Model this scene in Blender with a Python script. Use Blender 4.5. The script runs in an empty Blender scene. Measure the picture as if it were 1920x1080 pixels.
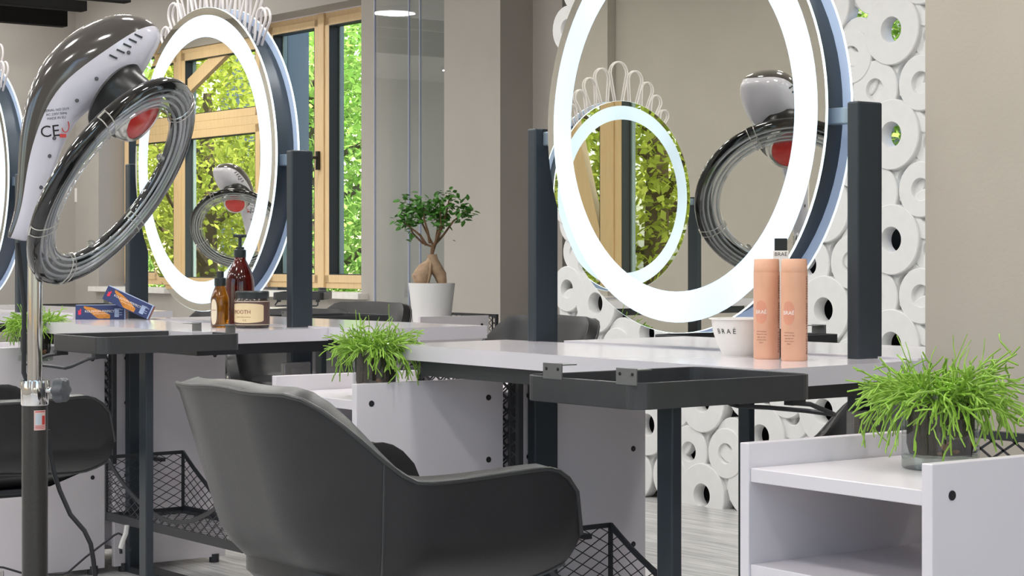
import bpy, bmesh, math, random
from mathutils import Vector, Matrix
R = math.radians
PI = math.pi
sc = bpy.context.scene
C = sc.collection

# ------------------------------------------------------------------ camera
CAM_Z = 1.0          # eye level
HZ = 484.0           # image row of the horizon (1920x1080 frame)
F = 3600.0           # focal length in pixels
cam_d = bpy.data.cameras.new('camera')
cam_d.sensor_width = 36.0
cam_d.lens = F / 1920.0 * 36.0
cam_d.shift_y = -(540.0 - HZ) / 1920.0
cam_d.clip_start = 0.05
cam_d.clip_end = 200
cam = bpy.data.objects.new('camera', cam_d)
C.objects.link(cam)
cam.location = (0, 0, CAM_Z)
cam.rotation_euler = (R(90), 0, 0)
sc.camera = cam

# ------------------------------------------------------------------ world, sun, exposure
sc.view_settings.view_transform = 'Standard'
sc.view_settings.look = 'None'
sc.view_settings.gamma = 1.0
sc.view_settings.use_curve_mapping = False
sc.view_settings.exposure = 0.0
w = bpy.data.worlds.new('world')
sc.world = w
w.use_nodes = True
nt = w.node_tree
nt.nodes.clear()
sky = nt.nodes.new('ShaderNodeTexSky')
sky.sky_type = 'NISHITA'
sky.sun_disc = False
sky.sun_elevation = R(48)
sky.sun_rotation = R(-40)
sky.air_density = 1.0
sky.dust_density = 2.0
bg = nt.nodes.new('ShaderNodeBackground')
bg.inputs['Strength'].default_value = 0.6
wo = nt.nodes.new('ShaderNodeOutputWorld')
nt.links.new(sky.outputs[0], bg.inputs[0])
nt.links.new(bg.outputs[0], wo.inputs[0])
SUN_POWER = 9.0
LAMP_POWER = 16.0
RING_POWER = 1.35
sd = bpy.data.lights.new('sun', 'SUN')
sd.energy = SUN_POWER
sd.angle = R(1.0)
sd.color = (1.0, 0.96, 0.88)
sun = bpy.data.objects.new('sun', sd)
C.objects.link(sun)
sun.rotation_euler = (Vector((-0.614 * 0.5 + 0.789 * 0.25, 0.789 * 0.5 + 0.614 * 0.25, -0.83))).to_track_quat('-Z', 'Y').to_euler()

# plan directions: E1 runs along the row of styling tables, E2 across it
E1 = Vector((0.614, -0.789, 0)).normalized()
E2 = Vector((0.789, 0.614, 0)).normalized()
ROW = math.atan2(E1.y, E1.x)
M0 = Vector((0.405, 4.445, 0))          # middle of the right hand table
S = Vector((-1.385, 1.815, 0))          # step to the next table of the row


def at(u, v, Y):
    return Vector(((u - 960) / F * Y, Y, CAM_Z + (HZ - v) / F * Y))


def atz(u, v, z):
    Y = F * (CAM_Z - z) / (v - HZ)
    return at(u, v, Y)


# ------------------------------------------------------------------ materials
def lin(c):
    return tuple(((x / 255.0) / 12.92 if x / 255.0 <= 0.04045 else ((x / 255.0 + 0.055) / 1.055) ** 2.4) for x in c)


MATS = {}


def mat(name, rgb=(200, 200, 200), rough=0.5, metal=0.0, coat=0.0, noise=0.0, scale=12.0, bump=0.0, bscale=200.0,
        stretch=None, emit=None, estr=0.0, spec=0.5, sss=0.0):
    m = bpy.data.materials.new(name)
    m.use_nodes = True
    n = m.node_tree
    b = n.nodes['Principled BSDF']
    c = lin(rgb)
    b.inputs['Base Color'].default_value = (*c, 1)
    b.inputs['Roughness'].default_value = rough
    b.inputs['Metallic'].default_value = metal
    b.inputs['Coat Weight'].default_value = coat
    b.inputs['Coat Roughness'].default_value = 0.08
    b.inputs['Specular IOR Level'].default_value = spec
    tc = n.nodes.new('ShaderNodeTexCoord')
    mp = n.nodes.new('ShaderNodeMapping')
    n.links.new(tc.outputs['Object'], mp.inputs[0])
    if stretch:
        mp.inputs['Scale'].default_value = stretch
    nz = n.nodes.new('ShaderNodeTexNoise')
    nz.inputs['Scale'].default_value = scale
    nz.inputs['Detail'].default_value = 4
    n.links.new(mp.outputs[0], nz.inputs['Vector'])
    if noise > 0:
        mr = n.nodes.new('ShaderNodeMapRange')
        mr.inputs['From Min'].default_value = 0.3
        mr.inputs['From Max'].default_value = 0.7
        mr.inputs['To Min'].default_value = 1 - noise
        mr.inputs['To Max'].default_value = 1 + noise
        n.links.new(nz.outputs[0], mr.inputs[0])
        mx = n.nodes.new('ShaderNodeVectorMath')
        mx.operation = 'SCALE'
        mx.inputs[0].default_value = c
        n.links.new(mr.outputs[0], mx.inputs['Scale'])
        n.links.new(mx.outputs[0], b.inputs['Base Color'])
    if bump > 0:
        nb = n.nodes.new('ShaderNodeTexNoise')
        nb.inputs['Scale'].default_value = bscale
        nb.inputs['Detail'].default_value = 3
        n.links.new(mp.outputs[0], nb.inputs['Vector'])
        bp = n.nodes.new('ShaderNodeBump')
        bp.inputs['Strength'].default_value = bump
        bp.inputs['Distance'].default_value = 0.002
        n.links.new(nb.outputs[0], bp.inputs['Height'])
        n.links.new(bp.outputs[0], b.inputs['Normal'])
    if emit:
        b.inputs['Emission Color'].default_value = (*lin(emit), 1)
        b.inputs['Emission Strength'].default_value = estr
    MATS[name] = m
    return m


def clear_mat(name, tint=(255, 255, 255), gloss=0.06, rough=0.02, edge=0.6):
    """thin clear sheet: light passes straight through, the rest mirrors by fresnel"""
    m = bpy.data.materials.new(name)
    m.use_nodes = True
    n = m.node_tree
    n.nodes.clear()
    tr = n.nodes.new('ShaderNodeBsdfTransparent')
    tr.inputs[0].default_value = (*lin(tint), 1)
    gl = n.nodes.new('ShaderNodeBsdfGlossy')
    gl.inputs['Roughness'].default_value = rough
    gl.inputs['Color'].default_value = (0.95, 0.97, 1.0, 1)
    fr = n.nodes.new('ShaderNodeLayerWeight')
    fr.inputs['Blend'].default_value = 0.5
    pw = n.nodes.new('ShaderNodeMath')
    pw.operation = 'POWER'
    pw.inputs[1].default_value = 4.0
    n.links.new(fr.outputs['Facing'], pw.inputs[0])
    ad = n.nodes.new('ShaderNodeMath')
    ad.operation = 'MULTIPLY_ADD'
    ad.inputs[1].default_value = edge
    ad.inputs[2].default_value = gloss
    ad.use_clamp = True
    n.links.new(pw.outputs[0], ad.inputs[0])
    mx = n.nodes.new('ShaderNodeMixShader')
    n.links.new(ad.outputs[0], mx.inputs[0])
    n.links.new(tr.outputs[0], mx.inputs[1])
    n.links.new(gl.outputs[0], mx.inputs[2])
    o = n.nodes.new('ShaderNodeOutputMaterial')
    n.links.new(mx.outputs[0], o.inputs[0])
    MATS[name] = m
    return m


m_wall = mat('wall_paint', (172, 167, 160), 0.75, noise=0.03, scale=3, bump=0.12, bscale=90)
m_wall_r = mat('wall_paint_brown', (178, 169, 157), 0.75, noise=0.03, scale=4, bump=0.15, bscale=120)
m_ceil = mat('ceiling_paint', (225, 220, 212), 0.8)
m_white = mat('white_laminate', (219, 214, 219), 0.32, noise=0.01, scale=5, coat=0.15)
m_edge = mat('white_edge_band', (236, 231, 238), 0.35)
m_top = mat('white_gloss_top', (214, 210, 216), 0.16, coat=0.3)
m_black = mat('black_powder_coat', (44, 46, 50), 0.42, noise=0.08, scale=40, bump=0.1, bscale=600)
m_post = mat('charcoal_steel', (44, 52, 59), 0.38, noise=0.06, scale=30, stretch=(1, 1, 0.1), bump=0.05)
m_tray = mat('tray_steel', (58, 58, 60), 0.38, noise=0.08, scale=18, bump=0.08, bscale=500)
m_bracket = mat('bracket_steel', (128, 128, 128), 0.35, metal=0.6)
m_screw = mat('screw_cap', (34, 34, 38), 0.4)
m_leather = mat('black_leather', (32, 32, 34), 0.31, noise=0.15, scale=14, bump=0.22, bscale=480, spec=0.5)
m_piping = mat('leather_piping', (54, 55, 56), 0.33, bump=0.2, bscale=500)
m_chrome = mat('chrome', (228, 226, 224), 0.06, metal=1.0)
m_steel = mat('brushed_steel', (150, 148, 148), 0.34, metal=0.85, noise=0.08, scale=60, stretch=(1, 1, 14))
m_mirror = mat('mirror_silver', (226, 226, 218), 0.0, metal=1.0)
m_ring = mat('frosted_ring_light', (96, 100, 104), 0.5, emit=(214, 236, 252), estr=RING_POWER)
m_rim = mat('lit_glass_edge', (230, 245, 245), 0.3, emit=(225, 246, 250), estr=1.15)
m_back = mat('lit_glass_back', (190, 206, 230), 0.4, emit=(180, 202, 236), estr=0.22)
m_drum = mat('mirror_housing', (66, 76, 86), 0.4, metal=0.2)
m_pivot = mat('pivot_metal', (160, 176, 190), 0.35, metal=0.5)
m_wire = mat('white_wire', (226, 220, 220), 0.35)
m_tube = mat('white_cardboard', (226, 226, 225), 0.85, noise=0.02, scale=20, bump=0.1, bscale=150)
m_frame = mat('window_wood', (226, 196, 150), 0.4, noise=0.06, scale=10, stretch=(6, 6, 0.6))
m_gasket = mat('window_gasket', (40, 44, 46), 0.5)
m_alu = mat('window_outer_profile', (150, 166, 164), 0.5)
m_pane = clear_mat('window_pane', (250, 255, 250), 0.02, 0.0, 0.5)
m_glass = clear_mat('partition_glass', (243, 246, 246), 0.06, 0.0, 0.7)
m_gedge = mat('glass_edge', (176, 182, 204), 0.2, emit=(176, 182, 210), estr=0.0)
m_vase = clear_mat('clear_vase', (244, 247, 245), 0.11, 0.02, 0.7)
m_vbase = clear_mat('vase_base_glass', (206, 212, 204), 0.16, 0.05, 0.6)
m_soil = mat('soil', (52, 42, 38), 0.95, noise=0.5, scale=60, bump=0.9, bscale=160)
m_stone = mat('brown_pebble', (122, 86, 58), 0.8, noise=0.3, scale=60)
m_grass = mat('rhipsalis_green', (138, 178, 62), 0.5, noise=0.35, scale=30)
m_leaf = mat('bonsai_leaf', (74, 128, 48), 0.4, noise=0.3, scale=40)
m_bark = mat('bonsai_bark', (168, 142, 116), 0.8, noise=0.25, scale=25, bump=0.5, bscale=90)
m_bark2 = mat('bonsai_branch', (112, 86, 62), 0.85, noise=0.2, scale=40)
m_pot = mat('white_ceramic', (222, 222, 222), 0.45)
m_hood_w = mat('white_gloss_plastic', (212, 210, 222), 0.18, coat=0.6)
m_hood_b = mat('black_gloss_plastic', (66, 62, 60), 0.12, coat=0.8)
m_dark = mat('dark_plastic', (24, 24, 26), 0.3)
m_blackpl = mat('ring_black_plastic', (20, 20, 22), 0.07, coat=0.7)
m_clear = clear_mat('clear_ring_plastic', (236, 238, 240), 0.12, 0.03, 0.6)
m_coil = mat('heater_coil', (186, 188, 190), 0.3, metal=0.35)
m_clip = mat('clear_clip', (206, 204, 198), 0.15, metal=0.6)
m_red = mat('red_lamp', (206, 50, 46), 0.25, coat=0.4, noise=0.1, scale=60)
m_polebk = mat('pole_black_paint', (58, 56, 54), 0.35, noise=0.15, scale=300, metal=0.2)
m_cable = mat('cable_rubber', (30, 30, 34), 0.5)
m_wcable = mat('white_cable', (220, 218, 214), 0.5)
m_knob = mat('grey_knob', (78, 80, 84), 0.5)
m_sticker = mat('sticker_pink', (222, 190, 184), 0.5)
m_stickred = mat('sticker_red', (196, 62, 56), 0.5)
m_stickgr = mat('sticker_grey', (190, 198, 206), 0.5)
m_ink = mat('black_ink', (26, 26, 28), 0.6)
m_inkbr = mat('brown_ink', (128, 74, 60), 0.6)
m_inkw = mat('white_ink', (238, 236, 230), 0.6)
m_peach = mat('peach_plastic', (228, 174, 144), 0.34, noise=0.05, scale=18)
m_peach2 = mat('peach_band', (218, 150, 124), 0.36, noise=0.08, scale=30)
m_bowl = mat('bowl_plastic', (232, 228, 222), 0.35)
m_amber = mat('amber_glass', (150, 92, 10), 0.08, coat=0.5)
m_redgl = mat('dark_red_glass', (92, 20, 14), 0.08, coat=0.6, noise=0.5, scale=9)
for m_, tr_ in ((m_amber, 0.75), (m_redgl, 0.55)):
    b_ = m_.node_tree.nodes['Principled BSDF']
    b_.inputs['Transmission Weight'].default_value = tr_
    b_.inputs['IOR'].default_value = 1.35
# glow strength varies softly and at random over the frosted ring
n_ = m_ring.node_tree
mr_ = n_.nodes.new('ShaderNodeMapRange')
mr_.inputs['From Min'].default_value = 0.3
mr_.inputs['From Max'].default_value = 0.7
mr_.inputs['To Min'].default_value = RING_POWER * 0.7
mr_.inputs['To Max'].default_value = RING_POWER * 1.3
nz_ = [q for q in n_.nodes if q.type == 'TEX_NOISE'][0]
nz_.inputs['Scale'].default_value = 2.2
nz_.inputs['Detail'].default_value = 1
n_.links.new(nz_.outputs[0], mr_.inputs[0])
n_.links.new(mr_.outputs[0], n_.nodes['Principled BSDF'].inputs['Emission Strength'])
m_cap = mat('cap_plastic', (40, 46, 46), 0.35)
m_cream = mat('cream_label', (222, 200, 160), 0.6)
m_cream2 = mat('pale_label', (226, 212, 186), 0.6)
m_brown = mat('brown_label', (92, 70, 66), 0.5)
m_navy = mat('navy_card', (50, 62, 108), 0.45)
m_orange = mat('orange_print', (206, 134, 52), 0.5, noise=0.35, scale=70, stretch=(1, 1, 5))
m_terra = mat('terracotta_card', (186, 112, 84), 0.5)
m_pale = mat('pale_card', (170, 186, 216), 0.5)
m_pinkred = mat('pink_red_print', (222, 50, 76), 0.5)
m_plastw = mat('device_white', (226, 224, 218), 0.4)
m_lcd = mat('device_display', (150, 160, 158), 0.3)
m_rad = mat('radiator_enamel', (226, 222, 210), 0.35)
m_beam = mat('black_beam', (8, 8, 8), 0.8, spec=0.2)
m_lamp = mat('lamp_diffuser', (255, 252, 245), 0.5, emit=(255, 250, 242), estr=9.0)
m_lampf = mat('lamp_trim', (235, 235, 232), 0.4)
m_trunk = mat('tree_bark', (120, 100, 84), 0.9, noise=0.3, scale=6)
m_plaster = mat('outside_plaster', (146, 158, 164), 0.8)
m_sill = mat('sill_stone', (230, 228, 222), 0.4, noise=0.05, scale=20)


def leaf_mat(name, rgb):
    m = bpy.data.materials.new(name)
    m.use_nodes = True
    n = m.node_tree
    n.nodes.clear()
    oi = n.nodes.new('ShaderNodeNewGeometry')
    rr = n.nodes.new('ShaderNodeHueSaturation')
    rr.inputs['Color'].default_value = (*lin(rgb), 1)
    mr = n.nodes.new('ShaderNodeMapRange')
    mr.inputs['To Min'].default_value = 0.55
    mr.inputs['To Max'].default_value = 1.45
    n.links.new(oi.outputs['Random Per Island'], mr.inputs[0])
    n.links.new(mr.outputs[0], rr.inputs['Value'])
    d = n.nodes.new('ShaderNodeBsdfDiffuse')
    t = n.nodes.new('ShaderNodeBsdfTranslucent')
    n.links.new(rr.outputs[0], d.inputs[0])
    n.links.new(rr.outputs[0], t.inputs[0])
    mx = n.nodes.new('ShaderNodeMixShader')
    mx.inputs[0].default_value = 0.5
    n.links.new(d.outputs[0], mx.inputs[1])
    n.links.new(t.outputs[0], mx.inputs[2])
    o = n.nodes.new('ShaderNodeOutputMaterial')
    n.links.new(mx.outputs[0], o.inputs[0])
    return m


m_tree1 = leaf_mat('tree_leaf_bright', (176, 208, 112))
m_tree2 = leaf_mat('tree_leaf_olive', (196, 204, 96))


def floor_material():
    m = bpy.data.materials.new('grey_wood_floor')
    m.use_nodes = True
    n = m.node_tree
    b = n.nodes['Principled BSDF']
    tc = n.nodes.new('ShaderNodeTexCoord')
    mp = n.nodes.new('ShaderNodeMapping')
    mp.inputs['Rotation'].default_value = (0, 0, -ROW)
    n.links.new(tc.outputs['Object'], mp.inputs[0])
    mp2 = n.nodes.new('ShaderNodeMapping')
    mp2.inputs['Scale'].default_value = (1.6, 22, 1)
    n.links.new(mp.outputs[0], mp2.inputs[0])
    nz = n.nodes.new('ShaderNodeTexNoise')
    nz.inputs['Scale'].default_value = 2.2
    nz.inputs['Detail'].default_value = 6
    n.links.new(mp2.outputs[0], nz.inputs['Vector'])
    cr = n.nodes.new('ShaderNodeValToRGB')
    cr.color_ramp.elements[0].position = 0.32
    cr.color_ramp.elements[0].color = (*lin((164, 164, 166)), 1)
    cr.color_ramp.elements[1].position = 0.66
    cr.color_ramp.elements[1].color = (*lin((220, 219, 217)), 1)
    n.links.new(nz.outputs[0], cr.inputs[0])
    br = n.nodes.new('ShaderNodeTexBrick')
    br.inputs['Scale'].default_value = 1.0
    br.inputs['Color1'].default_value = (1, 1, 1, 1)
    br.inputs['Color2'].default_value = (0.9, 0.9, 0.9, 1)
    br.inputs['Mortar'].default_value = (0.6, 0.6, 0.6, 1)
    br.inputs['Mortar Size'].default_value = 0.0025
    br.inputs['Brick Width'].default_value = 1.2
    br.inputs['Row Height'].default_value = 0.19
    n.links.new(mp.outputs[0], br.inputs['Vector'])
    mx = n.nodes.new('ShaderNodeMix')
    mx.data_type = 'RGBA'
    mx.blend_type = 'MULTIPLY'
    mx.inputs['Factor'].default_value = 1
    n.links.new(cr.outputs[0], mx.inputs['A'])
    n.links.new(br.outputs[0], mx.inputs['B'])
    n.links.new(mx.outputs['Result'], b.inputs['Base Color'])
    b.inputs['Roughness'].default_value = 0.3
    return m


m_floor = floor_material()


# ------------------------------------------------------------------ mesh builder
class MB:
    def __init__(self, T=None):
        self.v, self.f, self.mi, self.sm = [], [], [], []
        self.T = T or Matrix.Identity(4)

    def add(self, vs, fs, mi=0, smooth=False):
        o = len(self.v)
        self.v += [tuple(self.T @ Vector(p)) for p in vs]
        self.f += [tuple(o + i for i in f) for f in fs]
        self.mi += [mi] * len(fs)
        self.sm += [smooth] * len(fs)

    def box(self, c, s, rz=0, mi=0):
        x, y, z = s[0] / 2, s[1] / 2, s[2] / 2
        vs = [(-x, -y, -z), (x, -y, -z), (x, y, -z), (-x, y, -z), (-x, -y, z), (x, -y, z), (x, y, z), (-x, y, z)]
        if rz:
            m = Matrix.Rotation(rz, 3, 'Z')
            vs = [m @ Vector(p) for p in vs]
        vs = [(p[0] + c[0], p[1] + c[1], p[2] + c[2]) for p in vs]
        self.add(vs, [(0, 3, 2, 1), (4, 5, 6, 7), (0, 1, 5, 4), (1, 2, 6, 5), (2, 3, 7, 6), (3, 0, 4, 7)], mi)

    def bx(self, x0, x1, y0, y1, z0, z1, mi=0):
        self.box(((x0 + x1) / 2, (y0 + y1) / 2, (z0 + z1) / 2), (abs(x1 - x0), abs(y1 - y0), abs(z1 - z0)), 0, mi)

    def prism(self, poly, z0, z1, mi=0, side=None):
        n = len(poly)
        a = sum(poly[i][0] * poly[(i + 1) % n][1] - poly[(i + 1) % n][0] * poly[i][1] for i in range(n))
        if a < 0:
            poly = list(reversed(poly))
        vs = [(p[0], p[1], z0) for p in poly] + [(p[0], p[1], z1) for p in poly]
        self.add(vs, [tuple(reversed(range(n))), tuple(range(n, 2 * n))], mi)
        self.add(vs, [(i, (i + 1) % n, n + (i + 1) % n, n + i) for i in range(n)], mi if side is None else side)

    def bar(self, a, b, w, h, up=(0, 0, 1), mi=0):
        a, b = Vector(a), Vector(b)
        d = (b - a)
        if d.length < 1e-6:
            return
        d.normalize()
        u = Vector(up)
        s = d.cross(u)
        if s.length < 1e-4:
            s = d.cross(Vector((1, 0, 0)))
        s.normalize()
        u = s.cross(d).normalized()
        s = s * (w / 2)
        u = u * (h / 2)
        vs = [a - s - u, a + s - u, a + s + u, a - s + u, b - s - u, b + s - u, b + s + u, b - s + u]
        self.add(vs, [(0, 1, 2, 3), (7, 6, 5, 4), (0, 4, 5, 1), (1, 5, 6, 2), (2, 6, 7, 3), (3, 7, 4, 0)], mi)

    def tube(self, pts, r, n=8, closed=False, mi=0, cap=True):
        pts = [Vector(p) for p in pts]
        k = len(pts)
        rs = r if isinstance(r, (list, tuple)) else [r] * k
        tang = []
        for i in range(k):
            a = pts[(i - 1) % k] if (closed or i > 0) else pts[i]
            b = pts[(i + 1) % k] if (closed or i < k - 1) else pts[i]
            t = b - a
            tang.append(t.normalized() if t.length > 1e-9 else Vector((0, 0, 1)))
        ref = Vector((0, 0, 1)) if abs(tang[0].z) < 0.9 else Vector((1, 0, 0))
        nrm = (ref - tang[0] * ref.dot(tang[0])).normalized()
        vs = []
        for i in range(k):
            nrm = nrm - tang[i] * nrm.dot(tang[i])
            nrm = nrm.normalized() if nrm.length > 1e-6 else tang[i].orthogonal().normalized()
            bn = tang[i].cross(nrm)
            for j in range(n):
                a = 2 * PI * j / n
                vs.append(pts[i] + (nrm * math.cos(a) + bn * math.sin(a)) * rs[i])
        fs = []
        for i in range(k if closed else k - 1):
            i2 = (i + 1) % k
            for j in range(n):
                j2 = (j + 1) % n
                fs.append((i * n + j, i * n + j2, i2 * n + j2, i2 * n + j))
        if cap and not closed:
            fs.append(tuple(reversed(range(n))))
            fs.append(tuple((k - 1) * n + j for j in range(n)))
        self.add(vs, fs, mi, True)

    def lathe(self, prof, n=32, M=None, mi=0, smooth=True, mis=None):
        M = M or Matrix.Identity(4)
        k = len(prof)
        vs = []
        for (r, z) in prof:
            for j in range(n):
                a = 2 * PI * j / n
                vs.append(M @ Vector((r * math.cos(a), r * math.sin(a), z)))
        for i in range(k - 1):
            fs = []
            for j in range(n):
                j2 = (j + 1) % n
                fs.append((i * n + j, i * n + j2, (i + 1) * n + j2, (i + 1) * n + j))
            o = len(self.v)
            m_i = mis[i] if mis else mi
            if i == 0:
                base = o
                self.v += [tuple(self.T @ p) for p in vs]
            self.f += [tuple(base + q for q in f) for f in fs]
            self.mi += [m_i] * len(fs)
            self.sm += [smooth] * len(fs)

    def disc(self, c, r, n=24, M=None, mi=0):
        M = M or Matrix.Identity(4)
        vs = [M @ (Vector(c) + Vector((r * math.cos(2 * PI * j / n), r * math.sin(2 * PI * j / n), 0))) for j in range(n)]
        self.add(vs, [tuple(range(n))], mi)

    def build(self, name, mats, parent=None, bevel=0, sub=0, loc=None, seg=2, weld=False, auto=True):
        me = bpy.data.meshes.new(name)
        me.from_pydata(self.v, [], self.f)
        for m in (mats if isinstance(mats, (list, tuple)) else [mats]):
            me.materials.append(m)
        me.polygons.foreach_set('material_index', self.mi)
        me.polygons.foreach_set('use_smooth', self.sm)
        me.update()
        if weld:
            b = bmesh.new()
            b.from_mesh(me)
            bmesh.ops.remove_doubles(b, verts=b.verts, dist=1e-5)
            bmesh.ops.recalc_face_normals(b, faces=b.faces)
            b.to_mesh(me)
            b.free()
        if any(self.sm):
            me.set_sharp_from_angle(angle=R(38))
        o = bpy.data.objects.new(name, me)
        C.objects.link(o)
        if parent:
            o.parent = parent
        if loc is not None:
            o.location = loc
        if sub:
            md = o.modifiers.new('sub', 'SUBSURF')
            md.levels = md.render_levels = sub
        if bevel:
            md = o.modifiers.new('bevel', 'BEVEL')
            md.width = bevel
            md.segments = seg
            md.limit_method = 'ANGLE'
            md.angle_limit = R(40)
        return o


def thing(name, label, cat, loc=(0, 0, 0), rz=0, group=None):
    o = bpy.data.objects.new(name, None)
    C.objects.link(o)
    o.empty_display_size = 0.1
    o.location = loc
    o.rotation_euler = (0, 0, rz)
    return tag(o, label, cat, group)


def tag(o, label, cat, group=None, kind=None):
    if label:
        o['label'] = label
    if cat:
        o['category'] = cat
    if group:
        o['group'] = group
    if kind:
        o['kind'] = kind
    return o


def struct(o):
    o['kind'] = 'structure'
    return o


def copy_tree(o, parent=None):
    c = o.copy()
    C.objects.link(c)
    if parent:
        c.parent = parent
    for ch in [x for x in bpy.data.objects if x.parent == o]:
        copy_tree(ch, c)
    return c


def dup(root, loc, rz, label, group=None):
    c = copy_tree(root)
    c.location = loc
    c.rotation_euler = (0, 0, rz)
    c['label'] = label
    if group:
        c['group'] = group
    elif 'group' in c:
        del c['group']
    return c


def text_mb(s, size, M, fn=None, extrude=0.0):
    """lettering as a mesh; fn bends the flat text"""
    cu = bpy.data.curves.new('lettering', 'FONT')
    cu.body = s
    cu.size = size
    cu.align_x = 'CENTER'
    cu.align_y = 'CENTER'
    cu.extrude = extrude
    cu.resolution_u = 3
    o = bpy.data.objects.new('lettering', cu)
    C.objects.link(o)
    dg = bpy.context.evaluated_depsgraph_get()
    me = bpy.data.meshes.new_from_object(o.evaluated_get(dg))
    mb = MB()
    vs = [Vector(v.co) for v in me.vertices]
    if fn:
        vs = [fn(p) for p in vs]
    mb.add([M @ p for p in vs], [tuple(p.vertices) for p in me.polygons])
    bpy.data.objects.remove(o)
    bpy.data.curves.remove(cu)
    bpy.data.meshes.remove(me)
    return mb


def frame_m(o, x, y):
    """matrix with origin o, axes x and y, z = x cross y"""
    x = Vector(x).normalized()
    y = Vector(y)
    z = x.cross(y).normalized()
    y = z.cross(x).normalized()
    m = Matrix((x, y, z)).transposed().to_4x4()
    m.translation = Vector(o)
    return m


def expanded_mesh(mb, o, ax, ay, W, top, cw, ch, th=0.0022, dp=0.0016, low=lambda x: 0.0, mi=0):
    """expanded metal lattice in the plane o + ax*x + ay*y, 0<=x<=W, low(x)<=y<=top(x)"""
    o, ax, ay = Vector(o), Vector(ax).normalized(), Vector(ay).normalized()
    nz = ax.cross(ay)
    H = max(top(W * i / 20.0) for i in range(21))
    sl = ch / cw
    sub = 4
    dx = cw / 2 / sub
    for sgn in (1, -1):
        k0 = -int(H / ch) - 2
        k1 = int(W / cw) + int(H / ch) + 3
        for k in range(k0, k1):
            x0 = k * cw
            run = None
            nst = int((H / sl + cw) / dx) + 1
            for q in range(nst):
                xa = x0 + sgn * q * dx
                xb = xa + sgn * dx
                ya = sl * q * dx
                yb = ya + sl * dx
                xm, ym = (xa + xb) / 2, (ya + yb) / 2
                inside = 0 <= xm <= W and low(xm) <= ym <= top(min(max(xm, 0), W))
                if inside:
                    if run is None:
                        run = (xa, ya)
                    end = (xb, yb)
                if (not inside or q == nst - 1) and run is not None:
                    a = o + ax * run[0] + ay * run[1]
                    b = o + ax * end[0] + ay * end[1]
                    mb.bar(a, b, dp, th, up=nz.cross((b - a).normalized()), mi=mi)
                    run = None


# ------------------------------------------------------------------ room shell
CEIL = 3.2
FZ = -0.09                               # floor level
WN = Vector((-8.5, 6.5, 0))              # left wall (runs along E1)
FW = Vector((-1.35, 13.5, 0))            # back wall, window plane (runs along E1)


def local(o, x, y):
    """matrix: local x along x dir, y along y dir, z up"""
    m = Matrix.Identity(4)
    x, y = Vector(x).normalized(), Vector(y).normalized()
    m.col[0] = (*x, 0)
    m.col[1] = (*y, 0)
    m.col[2] = (0, 0, 1, 0)
    m.translation = Vector(o)
    return m


def plan(a, b):
    p = WN - E1 * a + E2 * b
    return (p.x, p.y)


ROOM = [plan(a, b) for (a, b) in ((9.4, -0.25), (-12.2, -0.25), (-12.2, 8.72), (-3.3, 8.72), (-3.3, 12.6), (-1.3, 12.6), (-1.3, 10.05), (9.4, 10.05))]
fl = MB()
fl.prism(ROOM, FZ - 0.1, FZ)
struct(fl.build('floor', m_floor))
ce = MB()
ce.prism(ROOM, CEIL, CEIL + 0.15)
struct(ce.build('ceiling', m_ceil))

# back wall: local x = distance s to the left (-E1) from FW, y = towards the outside (E2)
T_B = local(FW, -E1, E2)
WT, WB = 2.71, 0.79       # window head and sill
T_B_in = -0.26            # inner face of the wall
wb = MB(T_B)
for (a, b) in ((-0.92, 0.675), (1.72, 2.965)):
    wb.bx(a, b, T_B_in, 0.06, WT, CEIL)
    wb.bx(a, b, T_B_in, 0.06, FZ, WB - 0.06)
wb.bx(2.965, 8.3, T_B_in, 0.06, FZ, CEIL)
wb.bx(0.675, 1.72, T_B_in, 0.06, FZ, CEIL)
wb.bx(-3.0, -0.92, T_B_in, 0.06, FZ, CEIL)
struct(wb.build('wall_back', m_wall))
K = T_B @ Vector((3.4, T_B_in, 0))
wl = MB(local(K, -E2, -E1))
wl.bx(-0.4, 1.2, 0, 0.35, FZ, CEIL)
wl.bx(-0.4, 9.9, 4.6, 4.85, FZ, CEIL)
struct(wl.build('wall_end', m_wall))


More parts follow.
